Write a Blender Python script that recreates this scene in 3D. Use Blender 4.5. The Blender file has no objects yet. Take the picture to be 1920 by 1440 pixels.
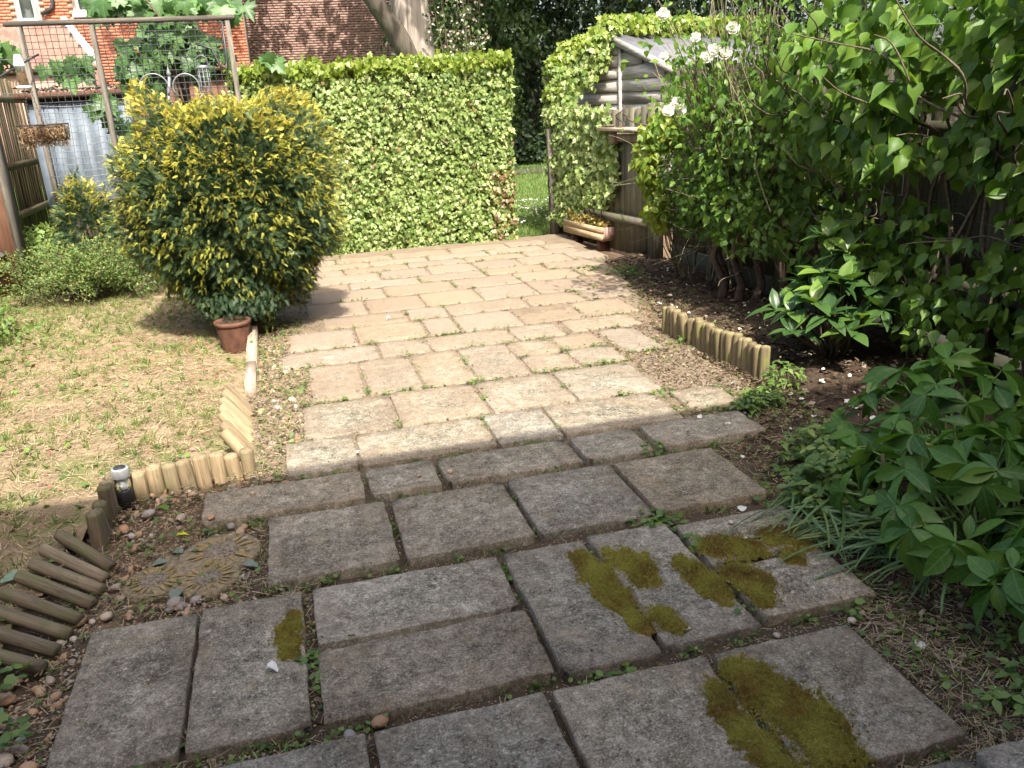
import bpy, math
import numpy as np
from mathutils import Matrix, Vector

# x runs along the paving rows, y up the garden away from the house, z up; z = 0 is the paving
rng = np.random.default_rng(11)
S = bpy.context.scene
C = S.collection
RAD = math.radians
PI = math.pi

# ------------------------------------------------------------------ camera
EYE = 1.48
cam_d = bpy.data.cameras.new('camera')
cam = bpy.data.objects.new('camera', cam_d)
C.objects.link(cam)
cam_d.sensor_fit = 'HORIZONTAL'
cam_d.sensor_width = 36
cam_d.lens = 36 * 1571 / 1920
cam_d.clip_start = 0.05
cam_d.clip_end = 600
cam.matrix_world = (Matrix.Translation((0, 0, EYE)) @ Matrix.Rotation(-0.2493, 4, 'Z')
                    @ Matrix.Rotation(PI / 2 - 0.3311, 4, 'X') @ Matrix.Rotation(-0.0548, 4, 'Z'))
S.camera = cam
# ------------------------------------------------------------------ sky, sun, exposure
ELEV = 52
world = bpy.data.worlds.new('World')
S.world = world
world.use_nodes = True
wn = world.node_tree
sky = wn.nodes.new('ShaderNodeTexSky')
sky.sky_type = 'NISHITA'
sky.sun_disc = False
sky.sun_elevation = RAD(ELEV)
sky.sun_rotation = PI - RAD(3)
sky.air_density = 1.0
sky.dust_density = 6.0
sky.ozone_density = 0.4
bg = wn.nodes['Background']
bg.inputs['Strength'].default_value = 0.15
wn.links.new(sky.outputs[0], bg.inputs['Color'])
sun_d = bpy.data.lights.new('sun', 'SUN')
sun_d.energy = 4.0
sun_d.angle = RAD(0.5)
sun_d.color = (1.0, 0.94, 0.84)
sun = bpy.data.objects.new('sun', sun_d)
C.objects.link(sun)
sun.location = (0, -6, 12)
sun.rotation_euler = (RAD(90 - ELEV), 0, RAD(3))
S.view_settings.view_transform = 'Standard'
S.view_settings.look = 'None'
S.view_settings.exposure = 1.6
S.view_settings.gamma = 1.0
S.view_settings.use_curve_mapping = False
S.cycles.max_bounces = 8
S.cycles.transparent_max_bounces = 12

# ------------------------------------------------------------------ mesh helpers
def nmesh(name, V, F, attr=None, smooth=False):
    V = np.asarray(V, dtype=np.float32).reshape(-1, 3)
    if not isinstance(F, list):
        F = [F]
    F = [np.asarray(f, dtype=np.int32) for f in F if len(f)]
    me = bpy.data.meshes.new(name)
    loops = np.concatenate([f.ravel() for f in F])
    tot = np.concatenate([np.full(len(f), f.shape[1], np.int32) for f in F])
    start = np.concatenate([[0], np.cumsum(tot)[:-1]]).astype(np.int32)
    me.vertices.add(len(V))
    me.vertices.foreach_set('co', V.ravel())
    me.loops.add(len(loops))
    me.loops.foreach_set('vertex_index', loops)
    me.polygons.add(len(tot))
    me.polygons.foreach_set('loop_start', start)
    me.polygons.foreach_set('loop_total', tot)
    if smooth:
        me.polygons.foreach_set('use_smooth', np.ones(len(tot), bool))
    if attr is not None:
        a = me.attributes.new('rnd', 'FLOAT', 'POINT')
        a.data.foreach_set('value', np.asarray(attr, np.float32))
    me.update(calc_edges=True)
    return me

class MB:
    def __init__(self):
        self.V = []; self.Q = []; self.T = []; self.n = 0
    def add(self, V, Q=(), T=()):
        V = np.asarray(V, float).reshape(-1, 3)
        if len(Q): self.Q.append(np.asarray(Q, int) + self.n)
        if len(T): self.T.append(np.asarray(T, int) + self.n)
        self.V.append(V); self.n += len(V)
        return self
    def box(self, lo, hi, M=None):
        x0, y0, z0 = lo; x1, y1, z1 = hi
        V = np.array([(x0,y0,z0),(x1,y0,z0),(x1,y1,z0),(x0,y1,z0),(x0,y0,z1),(x1,y0,z1),(x1,y1,z1),(x0,y1,z1)], float)
        if M is not None:
            M = np.array(M); V = V @ M[:3, :3].T + M[:3, 3]
        return self.add(V, [(0,3,2,1),(4,5,6,7),(0,1,5,4),(1,2,6,5),(2,3,7,6),(3,0,4,7)])
    def tube(self, pts, r, n=6, cap=True):
        P = np.asarray(pts, float); m = len(P)
        r = np.full(m, r, float) if np.isscalar(r) else np.asarray(r, float)
        D = np.gradient(P, axis=0); D /= np.linalg.norm(D, axis=1)[:, None] + 1e-9
        ref = np.array([0, 0, 1.]) if abs(D[0][2]) < .9 else np.array([1., 0, 0])
        V = []
        x = np.cross(D[0], ref); x /= np.linalg.norm(x)
        for i in range(m):
            x = x - D[i] * (x @ D[i]); x /= np.linalg.norm(x) + 1e-9
            y = np.cross(D[i], x)
            a = np.arange(n) * 2 * PI / n
            V.append(P[i] + r[i] * (np.cos(a)[:, None] * x + np.sin(a)[:, None] * y))
        V = np.concatenate(V)
        Q = [(i*n+j, i*n+(j+1) % n, (i+1)*n+(j+1) % n, (i+1)*n+j) for i in range(m-1) for j in range(n)]
        T = []
        if cap:
            V = np.concatenate([V, [P[0], P[-1]]])
            T = [(m*n, (j+1) % n, j) for j in range(n)] + [(m*n+1, (m-1)*n+j, (m-1)*n+(j+1) % n) for j in range(n)]
        return self.add(V, Q, T)
    def lathe(self, prof, n=24, c=(0, 0, 0), flute=0, nf=0):
        V = []
        for (r, z) in prof:
            a = np.arange(n) * 2 * PI / n
            rr = r * (1 + flute * np.cos(a * nf))
            V.append(np.stack([c[0] + rr*np.cos(a), c[1] + rr*np.sin(a), np.full(n, c[2] + z)], 1))
        m = len(prof)
        Q = [(i*n+j, i*n+(j+1) % n, (i+1)*n+(j+1) % n, (i+1)*n+j) for i in range(m-1) for j in range(n)]
        return self.add(np.concatenate(V), Q)
    def mesh(self, name, smooth=False, attr=None):
        return nmesh(name, np.concatenate(self.V), [np.concatenate(x) for x in (self.Q, self.T) if x], attr, smooth)

def link(name, me, mat=None, parent=None, label=None, cat=None, group=None, kind=None, color=None):
    o = bpy.data.objects.new(name, me)
    C.objects.link(o)
    if me is not None and mat is not None and not me.materials:
        me.materials.append(mat)
    if parent is not None:
        o.parent = parent
        o.matrix_parent_inverse = Matrix.Translation(-parent.location)
    if label: o['label'] = label
    if cat: o['category'] = cat
    if group: o['group'] = group
    if kind: o['kind'] = kind
    if color: o.color = color
    return o

def thing(name, loc, label, cat, group=None):
    o = link(name, None, label=label, cat=cat, group=group)
    o.location = loc
    o.empty_display_size = .1
    return o

def put(o, pos, M, s):
    """place a shared-mesh object: pos, 3x3 axes, scale"""
    m = Matrix([[M[0][0], M[0][1], M[0][2]], [M[1][0], M[1][1], M[1][2]], [M[2][0], M[2][1], M[2][2]]])
    o.location = pos
    o.rotation_euler = m.to_euler()
    o.scale = (s, s, s) if np.isscalar(s) else s
    return o

def unit(a):
    a = np.asarray(a, float)
    return a / (np.linalg.norm(a, axis=-1, keepdims=True) + 1e-9)

def frames(axis, normal):
    y = unit(axis)
    z = np.asarray(normal, float)
    z = unit(z - (z * y).sum(-1, keepdims=True) * y)
    x = np.cross(y, z)
    return np.stack([x, y, z], axis=-1)

def scatter(tmpl, pos, M, sc, rnd):
    V, F = tmpl
    pos = np.asarray(pos, float); N = len(pos)
    sc = np.broadcast_to(np.asarray(sc, float), (N,))
    W = np.einsum('nij,kj->nki', M, V) * sc[:, None, None] + pos[:, None, :]
    k = len(V); off = (np.arange(N) * k)[:, None, None]
    FF = [(np.asarray(f)[None] + off).reshape(-1, np.asarray(f).shape[1]) for f in F]
    return W.reshape(-1, 3), FF, np.repeat(rnd, k)

def merge(parts):
    V = []; Q = []; T = []; A = []; n = 0
    for v, F, a in parts:
        for f in F:
            (Q if f.shape[1] == 4 else T).append(f + n)
        V.append(v); A.append(a); n += len(v)
    return np.concatenate(V), [np.concatenate(x) for x in (Q, T) if x], np.concatenate(A)

def rdir(n):
    return unit(rng.normal(size=(n, 3)))

# leaf templates: base at the origin, tip near y = 1, face towards +z
def strip_leaf(widths, fold=.12, curl=.2, cup=0.0, nx=1):
    m = len(widths); V = []; cols = 2 * nx + 1
    for i, w in enumerate(widths):
        t = i / (m - 1)
        for j in range(cols):
            s = (j - nx) / nx
            V.append((s * w / 2, t, abs(s) * fold * w - curl * t * t + cup * math.sin(t * PI)))
    Q = [(i*cols+j, i*cols+j+1, (i+1)*cols+j+1, (i+1)*cols+j) for i in range(m-1) for j in range(cols-1)]
    return np.array(V), [np.array(Q)]

def outline_leaf(pts, fold=.1, curl=.15, centre=(0, .3)):
    V = [(centre[0], centre[1], 0.0)]
    for x, y in pts:
        V.append((x, y, abs(x) * fold - curl * max(y, 0) ** 2))
    n = len(pts)
    T = [(0, 1 + i, 1 + (i + 1) % n) for i in range(n)]
    return np.array(V), [np.array(T)]

def mirror(half):
    return half + [(-x, y) for x, y in half[::-1] if abs(x) > 1e-6]

IVY = outline_leaf([(0, 0)] + [(.22, -.1), (.48, .08), (.30, .32), (.40, .60), (.16, .58), (0, 1.0), (-.16, .58), (-.40, .60), (-.30, .32), (-.48, .08), (-.22, -.1)], .25, .2, (0, .25))
MAPLE = outline_leaf([(0, 0), (.16, -.10), (.42, -.12), (.34, .06), (.62, .22), (.50, .32), (.58, .52), (.34, .46), (.22, .50), (.30, .74), (.14, .72), (0, 1.0),
                      (-.14, .72), (-.30, .74), (-.22, .50), (-.34, .46), (-.58, .52), (-.50, .32), (-.62, .22), (-.34, .06), (-.42, -.12), (-.16, -.10)], .18, .25, (0, .2))
CLOVER = outline_leaf([(0, 0), (.30, .1), (.46, .42), (.30, .62), (.34, .86), (.08, .82), (0, .95), (-.08, .82), (-.34, .86), (-.30, .62), (-.46, .42), (-.30, .1)], .15, .1, (0, .4))
OVATE = strip_leaf([.02, .42, .62, .58, .36, .10, .01], .22, .25)
OVATE_S = strip_leaf([.02, .55, .42, .01], .2, .2)
LANCE = strip_leaf([.03, .22, .34, .36, .26, .12, .01], .2, .25)
TINY = strip_leaf([.05, .55, .05], .15, .1)
BLADE = (np.array([(-.5, 0, 0), (.5, 0, 0), (.32, .55, .0), (-.32, .55, .0), (0, 1, .0)]) * [.05, 1, 1] - [0, 0, 0], [np.array([(0, 1, 2, 3)]), np.array([(3, 2, 4)])])
BLADE[0][2:4, 2] = -.05; BLADE[0][4, 2] = -.25
STRAW = (np.array([(-.02, 0, 0), (.02, 0, 0), (.02, 1, .0), (-.02, 1, .0)]), [np.array([(0, 1, 2, 3)])])
PETAL = strip_leaf([.25, .7, .95, .8, .3], .12, -.1, -.18)

# ------------------------------------------------------------------ materials
def mat_new(name):
    m = bpy.data.materials.new(name)
    m.use_nodes = True
    nt = m.node_tree
    return m, nt, nt.nodes['Principled BSDF'], nt.nodes['Material Output']

def N(nt, t, **kw):
    n = nt.nodes.new('ShaderNode' + t)
    for k, v in kw.items():
        if k.startswith('i_'):
            n.inputs[k[2:].replace('_', ' ')].default_value = v
        else:
            setattr(n, k, v)
    return n

def ramp(nt, stops, fac, interp='LINEAR'):
    r = nt.nodes.new('ShaderNodeValToRGB')
    r.color_ramp.interpolation = interp
    e = r.color_ramp.elements
    while len(e) < len(stops): e.new(.5)
    for i, (p, c) in enumerate(stops):
        e[i].position = p
        e[i].color = (*c, 1) if len(c) == 3 else c
    nt.links.new(fac, r.inputs[0])
    return r.outputs[0]

def noise(nt, scale, detail=4, rough=.55, vec=None, dist=0.0):
    n = N(nt, 'TexNoise')
    n.inputs['Scale'].default_value = scale
    n.inputs['Detail'].default_value = detail
    n.inputs['Roughness'].default_value = rough
    n.inputs['Distortion'].default_value = dist
    if vec is not None: nt.links.new(vec, n.inputs['Vector'])
    return n.outputs['Fac']

def mixc(nt, fac, a, b, mode='MIX'):
    m = N(nt, 'Mix', data_type='RGBA', blend_type=mode)
    for k, v in ((0, fac), (6, a), (7, b)):
        if hasattr(v, 'links'): nt.links.new(v, m.inputs[k])
        else: m.inputs[k].default_value = v if k == 0 else ((*v, 1) if len(v) == 3 else v)
    return m.outputs[2]

def math_(nt, op, a, b=None, clamp=False):
    m = N(nt, 'Math', operation=op, use_clamp=clamp)
    for k, v in ((0, a), (1, b)):
        if v is None: continue
        if hasattr(v, 'links'): nt.links.new(v, m.inputs[k])
        else: m.inputs[k].default_value = v
    return m.outputs[0]

def bump(nt, bs, height, strength=.4, dist=.01):
    b = N(nt, 'Bump')
    b.inputs['Strength'].default_value = strength
    b.inputs['Distance'].default_value = dist
    nt.links.new(height, b.inputs['Height'])
    nt.links.new(b.outputs[0], bs.inputs['Normal'])

def leaf_mat(name, stops, src='attr', rough=.42, trans=.32, spec=.5, veins=0, tcol=(1.25, 1.25, .55)):
    m, nt, bs, out = mat_new(name)
    if src == 'attr':
        f = N(nt, 'Attribute', attribute_name='rnd').outputs['Fac']
    else:
        f = N(nt, 'ObjectInfo').outputs['Random']
    col = ramp(nt, stops, f)
    tc = N(nt, 'TexCoord')
    if veins:
        sx = N(nt, 'SeparateXYZ'); nt.links.new(tc.outputs['Object'], sx.inputs[0])
        ax = math_(nt, 'ABSOLUTE', sx.outputs[0])
        mid = math_(nt, 'LESS_THAN', ax, .018)
        d = math_(nt, 'SUBTRACT', sx.outputs[1], math_(nt, 'MULTIPLY', ax, .7))
        w = math_(nt, 'SINE', math_(nt, 'MULTIPLY', d, veins))
        vn = math_(nt, 'GREATER_THAN', w, .93)
        v = math_(nt, 'MAXIMUM', mid, math_(nt, 'MULTIPLY', vn, .6))
        col = mixc(nt, math_(nt, 'MULTIPLY', v, .55), col, mixc(nt, .6, col, (.22, .30, .10)))
    n = noise(nt, 30 if src == 'attr' else 6, 2, .5, tc.outputs['Object'])
    col = mixc(nt, math_(nt, 'MULTIPLY', n, .35), col, mixc(nt, 1.0, col, (.45, .5, .4), 'MULTIPLY'))
    nt.links.new(col, bs.inputs['Base Color'])
    bs.inputs['Roughness'].default_value = rough
    bs.inputs['Specular IOR Level'].default_value = spec
    tr = N(nt, 'BsdfTranslucent')
    nt.links.new(mixc(nt, 1.0, col, tcol, 'MULTIPLY'), tr.inputs['Color'])
    mx = N(nt, 'MixShader')
    mx.inputs[0].default_value = trans
    nt.links.new(bs.outputs[0], mx.inputs[1]); nt.links.new(tr.outputs[0], mx.inputs[2])
    nt.links.new(mx.outputs[0], out.inputs['Surface'])
    return m

def wood_mat(name, a, b, rough=.8, axis='Z', moss=None, scale=1.0, rings=False):
    m, nt, bs, out = mat_new(name)
    tc = N(nt, 'TexCoord'); oi = N(nt, 'ObjectInfo')
    mp = N(nt, 'Mapping')
    sc = {'X': (2, 30, 30), 'Y': (30, 2, 30), 'Z': (30, 30, 2)}[axis]
    mp.inputs['Scale'].default_value = [s * scale for s in sc]
    va = N(nt, 'VectorMath', operation='ADD')
    nt.links.new(tc.outputs['Object'], va.inputs[0])
    cx = N(nt, 'CombineXYZ')
    r10 = math_(nt, 'MULTIPLY', oi.outputs['Random'], 17.3)
    for k in range(3): nt.links.new(r10, cx.inputs[k])
    nt.links.new(cx.outputs[0], va.inputs[1])
    nt.links.new(va.outputs[0], mp.inputs['Vector'])
    g = noise(nt, 1.6, 6, .62, mp.outputs[0], .6)
    fine = noise(nt, 6, 4, .6, mp.outputs[0])
    big = noise(nt, 5, 3, .6, va.outputs[0])
    col = ramp(nt, [(.32, a), (.66, b)], g)
    crack = ramp(nt, [(.36, (1, 1, 1)), (.41, (0, 0, 0))], fine)
    col = mixc(nt, math_(nt, 'MULTIPLY', crack, .55), col, mixc(nt, 1, col, (.35, .32, .3), 'MULTIPLY'))
    col = mixc(nt, math_(nt, 'MULTIPLY', big, .5), col, mixc(nt, 1, col, (.55, .52, .5), 'MULTIPLY'))
    tint = math_(nt, 'MULTIPLY_ADD', oi.outputs['Random'], .6)
    tint.node.inputs[2].default_value = .66
    hs = N(nt, 'HueSaturation'); nt.links.new(col, hs.inputs['Color']); nt.links.new(tint, hs.inputs['Value'])
    col = hs.outputs[0]
    if moss:
        mk = ramp(nt, [(.48, (0, 0, 0)), (.62, (1, 1, 1))], noise(nt, 9, 5, .65, va.outputs[0]))
        col = mixc(nt, math_(nt, 'MULTIPLY', mk, .7), col, moss)
    nt.links.new(col, bs.inputs['Base Color'])
    bs.inputs['Roughness'].default_value = rough
    bs.inputs['Specular IOR Level'].default_value = .25
    bump(nt, bs, math_(nt, 'ADD', g, math_(nt, 'MULTIPLY', fine, .5)), .55, .004)
    return m

def plain_mat(name, col, rough=.6, metal=0.0, var=.25, nscale=20, bumps=.2, bdist=.004, spec=.4):
    m, nt, bs, out = mat_new(name)
    tc = N(nt, 'TexCoord'); oi = N(nt, 'ObjectInfo')
    n = noise(nt, nscale, 5, .6, tc.outputs['Object'])
    d = tuple(c * (1 - var) for c in col); u = tuple(min(1, c * (1 + var)) for c in col)
    c2 = ramp(nt, [(.3, d), (.7, u)], n)
    nt.links.new(c2, bs.inputs['Base Color'])
    bs.inputs['Roughness'].default_value = rough
    bs.inputs['Metallic'].default_value = metal
    bs.inputs['Specular IOR Level'].default_value = spec
    if bumps: bump(nt, bs, n, bumps, bdist)
    return m

def ground_mat(name, stops, scale=6, fine=60, bumpd=.02, extra=None):
    m, nt, bs, out = mat_new(name)
    tc = N(nt, 'TexCoord')
    a = noise(nt, scale, 8, .68, tc.outputs['Object'], .4)
    b = noise(nt, fine, 5, .7, tc.outputs['Object'])
    f = math_(nt, 'ADD', math_(nt, 'MULTIPLY', a, .5), math_(nt, 'MULTIPLY', b, .5))
    col = ramp(nt, stops, f)
    if extra:
        k = ramp(nt, [(.5, (0, 0, 0)), (.62, (1, 1, 1))], noise(nt, extra[1], 5, .6, tc.outputs['Object']))
        col = mixc(nt, math_(nt, 'MULTIPLY', k, .8), col, extra[0])
    nt.links.new(col, bs.inputs['Base Color'])
    bs.inputs['Roughness'].default_value = .95
    bs.inputs['Specular IOR Level'].default_value = .15
    bump(nt, bs, f, .8, bumpd)
    return m

def slab_mat():
    m, nt, bs, out = mat_new('weathered_paving')
    tc = N(nt, 'TexCoord'); oi = N(nt, 'ObjectInfo'); ge = N(nt, 'NewGeometry')
    P = ge.outputs['Position']
    sp = N(nt, 'SeparateXYZ'); nt.links.new(oi.outputs['Color'], sp.inputs[0])
    dust, tone = sp.outputs[0], sp.outputs[1]
    big = noise(nt, 3.2, 6, .65, P, .3)
    mid = noise(nt, 22, 7, .72, P, .5)
    fine = noise(nt, 170, 4, .75, P)
    grit = noise(nt, 420, 2, .6, P)
    speck = noise(nt, 75, 5, .7, P, .3)
    f = math_(nt, 'ADD', math_(nt, 'MULTIPLY', mid, .30), math_(nt, 'ADD', math_(nt, 'MULTIPLY', math_(nt, 'ADD', math_(nt, 'MULTIPLY', fine, .62), math_(nt, 'MULTIPLY', speck, .38)), .52), math_(nt, 'MULTIPLY', big, .18)))
    col = ramp(nt, [(.41, (.030, .029, .024)), (.465, (.125, .118, .094)), (.515, (.222, .210, .170)), (.585, (.44, .42, .355))], f)
    # dark lichen spots
    vo = N(nt, 'TexVoronoi'); vo.inputs['Scale'].default_value = 26
    nt.links.new(P, vo.inputs['Vector'])
    spot = ramp(nt, [(.14, (1, 1, 1)), (.26, (0, 0, 0))], math_(nt, 'ADD', vo.outputs['Distance'], math_(nt, 'MULTIPLY', mid, .22)))
    spm = math_(nt, 'MULTIPLY', spot, ramp(nt, [(.45, (0, 0, 0)), (.62, (1, 1, 1))], big))
    col = mixc(nt, math_(nt, 'MULTIPLY', spm, .7), col, (.065, .06, .05))
    stain = ramp(nt, [(.42, (0, 0, 0)), (.60, (1, 1, 1))], noise(nt, 1.7, 5, .6, P, .4))
    col = mixc(nt, math_(nt, 'MULTIPLY', stain, .38), col, mixc(nt, 1, col, (.48, .46, .43), 'MULTIPLY'))
    # ochre lichen and brown soil film
    och = ramp(nt, [(.56, (0, 0, 0)), (.68, (1, 1, 1))], noise(nt, 7.5, 6, .62, P, .6))
    col = mixc(nt, math_(nt, 'MULTIPLY', och, .35), col, (.25, .19, .105))
    # pale crust flecks
    pale = ramp(nt, [(.63, (0, 0, 0)), (.70, (1, 1, 1))], noise(nt, 40, 4, .6, P))
    col = mixc(nt, math_(nt, 'MULTIPLY', pale, .6), col, (.50, .48, .43))
    fleck = ramp(nt, [(.60, (0, 0, 0)), (.66, (1, 1, 1))], noise(nt, 120, 3, .6, P))
    col = mixc(nt, math_(nt, 'MULTIPLY', fleck, .55), col, (.46, .44, .39))
    pit = ramp(nt, [(.34, (1, 1, 1)), (.40, (0, 0, 0))], noise(nt, 90, 3, .6, P))
    col = mixc(nt, math_(nt, 'MULTIPLY', pit, .6), col, (.055, .052, .044))
    # windblown soil, per slab and heavier near the rims (generated coords 0..1)
    g = N(nt, 'SeparateXYZ'); nt.links.new(tc.outputs['Generated'], g.inputs[0])
    ex = math_(nt, 'ABSOLUTE', math_(nt, 'SUBTRACT', g.outputs[0], .5))
    ey = math_(nt, 'ABSOLUTE', math_(nt, 'SUBTRACT', g.outputs[1], .5))
    edge = math_(nt, 'MAXIMUM', ex, ey)
    dn = noise(nt, 9, 6, .7, P, .5)
    e = math_(nt, 'ADD', math_(nt, 'MULTIPLY', edge, .75), math_(nt, 'MULTIPLY', dn, 1.1))
    e = math_(nt, 'ADD', e, math_(nt, 'MULTIPLY', dust, .62))
    e = ramp(nt, [(.74, (0, 0, 0)), (1.0, (1, 1, 1))], e)
    col = mixc(nt, math_(nt, 'MULTIPLY', e, math_(nt, 'MULTIPLY_ADD', dust, .75)), col, (.212, .168, .126))
    col.node.inputs[0].links[0].from_node.inputs[1].links[0].from_node.inputs[2].default_value = .22
    col = mixc(nt, sp.outputs[2], col, mixc(nt, 1, col, (1.04, .97, .88), 'MULTIPLY'))
    hs = N(nt, 'HueSaturation'); nt.links.new(col, hs.inputs['Color']); nt.links.new(tone, hs.inputs['Value'])
    nt.links.new(hs.outputs[0], bs.inputs['Base Color'])
    bs.inputs['Roughness'].default_value = .92
    bs.inputs['Specular IOR Level'].default_value = .2
    h = math_(nt, 'ADD', math_(nt, 'MULTIPLY', mid, .8), math_(nt, 'ADD', math_(nt, 'MULTIPLY', fine, .5), math_(nt, 'MULTIPLY', grit, .25)))
    bump(nt, bs, h, .9, .006)
    return m

def brick_mat(name, a, b, c):
    m, nt, bs, out = mat_new(name)
    tc = N(nt, 'TexCoord'); oi = N(nt, 'ObjectInfo'); ge = N(nt, 'NewGeometry')
    at = N(nt, 'Attribute', attribute_name='rnd').outputs['Fac']
    f = math_(nt, 'FRACT', math_(nt, 'ADD', at, oi.outputs['Random']))
    col = ramp(nt, [(0, a), (.5, b), (1, c)], f)
    n = noise(nt, 14, 5, .7, ge.outputs['Position'])
    col = mixc(nt, math_(nt, 'MULTIPLY', n, .6), col, mixc(nt, 1, col, (.55, .55, .58), 'MULTIPLY'))
    nt.links.new(col, bs.inputs['Base Color'])
    bs.inputs['Roughness'].default_value = .9
    bump(nt, bs, noise(nt, 60, 4, .6, ge.outputs['Position']), .4, .004)
    return m

def glass_mat(name, col=(.9, .95, .95), rough=.05):
    m, nt, bs, out = mat_new(name)
    n = noise(nt, 40, 2)
    nt.links.new(ramp(nt, [(0, tuple(c * .9 for c in col)), (1, col)], n), bs.inputs['Base Color'])
    bs.inputs['Transmission Weight'].default_value = 1
    bs.inputs['Roughness'].default_value = rough
    bs.inputs['IOR'].default_value = 1.45
    return m

def pebble_mat():
    m, nt, bs, out = mat_new('pebble')
    oi = N(nt, 'ObjectInfo'); tc = N(nt, 'TexCoord')
    at = N(nt, 'Attribute', attribute_name='rnd').outputs['Fac']
    f = math_(nt, 'FRACT', math_(nt, 'ADD', at, oi.outputs['Random']))
    col = ramp(nt, [(0, (.42, .24, .12)), (.2, (.40, .30, .19)), (.38, (.30, .15, .08)), (.5, (.46, .38, .28)), (.65, (.22, .20, .19)), (.78, (.46, .28, .15)), (.9, (.5, .45, .38)), (1, (.26, .24, .24))], f)
    n = noise(nt, 5, 5, .6, tc.outputs['Object'])
    col = mixc(nt, n, col, mixc(nt, 1, col, (.55, .5, .45), 'MULTIPLY'))
    nt.links.new(col, bs.inputs['Base Color'])
    bs.inputs['Roughness'].default_value = .65
    bump(nt, bs, n, .15, .02)
    return m

M_SLAB = slab_mat()
M_SOIL = ground_mat('garden_soil', [(.3, (.045, .030, .020)), (.5, (.12, .082, .052)), (.7, (.20, .145, .09))], 5, 90, .015)
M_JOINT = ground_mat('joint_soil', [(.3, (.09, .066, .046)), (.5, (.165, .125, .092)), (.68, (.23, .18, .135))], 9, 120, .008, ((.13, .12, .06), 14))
def darken_near_joints():      # shade and damp of the near joints put into the soil colour, paler further out
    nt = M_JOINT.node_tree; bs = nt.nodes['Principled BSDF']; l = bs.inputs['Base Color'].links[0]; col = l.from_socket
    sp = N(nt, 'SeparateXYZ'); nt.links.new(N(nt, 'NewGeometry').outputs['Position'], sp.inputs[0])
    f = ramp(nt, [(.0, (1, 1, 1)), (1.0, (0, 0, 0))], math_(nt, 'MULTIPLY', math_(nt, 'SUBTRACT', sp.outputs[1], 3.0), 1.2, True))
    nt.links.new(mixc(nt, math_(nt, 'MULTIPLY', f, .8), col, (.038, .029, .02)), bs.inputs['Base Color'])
darken_near_joints()
M_BED = ground_mat('bed_soil', [(.32, (.018, .013, .009)), (.5, (.055, .038, .025)), (.7, (.12, .085, .055))], 7, 80, .02)
M_LAWN = ground_mat('dry_lawn', [(.3, (.075, .055, .034)), (.5, (.20, .15, .092)), (.7, (.34, .27, .17))], 4, 70, .02, ((.12, .14, .045), 3.5))
M_MEADOW = ground_mat('meadow_grass', [(.3, (.03, .06, .014)), (.55, (.07, .13, .03)), (.7, (.12, .19, .05))], 1.2, 25, .03)
M_PEB = pebble_mat()
M_FENCE = wood_mat('weathered_fence_wood', (.10, .088, .062), (.23, .205, .155), moss=(.11, .12, .055))
M_FENCE_L = wood_mat('olive_fence_wood', (.07, .055, .032), (.17, .14, .085))
M_POST = wood_mat('brown_stained_wood', (.085, .042, .026), (.17, .088, .054))
M_PINE = wood_mat('pale_pine_log', (.17, .12, .065), (.35, .27, .165), moss=(.17, .15, .085))
M_LOGDARK = wood_mat('weathered_log', (.085, .068, .045), (.23, .185, .125), moss=(.10, .105, .04))
M_LOGMOSS = wood_mat('mossy_log', (.11, .085, .048), (.25, .20, .11), moss=(.17, .175, .055))
M_BOARD = wood_mat('grey_edging_board', (.20, .15, .11), (.42, .33, .25), axis='Y')
M_SHEDW = wood_mat('grey_shed_wood', (.27, .26, .235), (.50, .485, .45), axis='Y')
M_TRELLIS = wood_mat('old_frame_wood', (.055, .05, .042), (.15, .135, .11))
M_SHELF = wood_mat('shelf_wood', (.27, .21, .14), (.50, .41, .30), axis='Y')
M_PLANTER = wood_mat('planter_wood', (.25, .175, .095), (.48, .36, .22), axis='Y')
M_REDEND = wood_mat('peeling_red_wood', (.20, .07, .05), (.50, .38, .33))
M_BARK = wood_mat('grey_bark', (.16, .135, .11), (.50, .44, .38), scale=.16)
M_STEM = plain_mat('brown_stem', (.085, .066, .042), .85, var=.5, nscale=40)
M_STEMP = plain_mat('pale_stem', (.13, .115, .065), .8, var=.5, nscale=30)
M_REDBARK = plain_mat('red_brown_bark', (.075, .05, .034), .9, var=.5, nscale=25, bumps=.6, bdist=.01)
M_GSTEM = plain_mat('green_stem', (.12, .19, .05), .6)
M_TERRA = plain_mat('terracotta', (.095, .042, .025), .9, var=.55, nscale=14)
M_STEEL = plain_mat('brushed_steel', (.55, .56, .57), .3, 1.0, .1, 60, .05)
M_BLACK = plain_mat('black_plastic', (.025, .026, .028), .45)
M_WIRE = plain_mat('dark_wire', (.035, .04, .042), .55)
M_WIREL = plain_mat('galvanised_wire', (.16, .17, .175), .5, .4)
M_GLASS = glass_mat('clear_plastic')
M_WHITE = plain_mat('white_paint', (.80, .80, .78), .5, var=.06)
M_FELT = plain_mat('grey_roof_felt', (.115, .118, .13), .9, var=.2, nscale=8)
M_BLUEGREY = plain_mat('pale_blue_grey_paint', (.095, .12, .15), .6, var=.25, nscale=6)
M_PANE = plain_mat('window_pane', (.06, .09, .085), .08, var=.4, nscale=2, bumps=0, spec=.8)
M_MORTAR = plain_mat('mortar', (.34, .29, .25), .95, var=.2, nscale=20)
M_BRICKO = brick_mat('orange_brick', (.42, .135, .075), (.50, .18, .10), (.36, .11, .065))
M_BRICKR = brick_mat('dark_red_brick', (.27, .165, .135), (.33, .205, .165), (.22, .13, .105))
M_TILE = brick_mat('clay_roof_tile', (.20, .10, .075), (.27, .14, .105), (.15, .08, .06))
M_COIR = plain_mat('coconut_fibre', (.20, .125, .07), .95, var=.4, nscale=30, bumps=.6)
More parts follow.
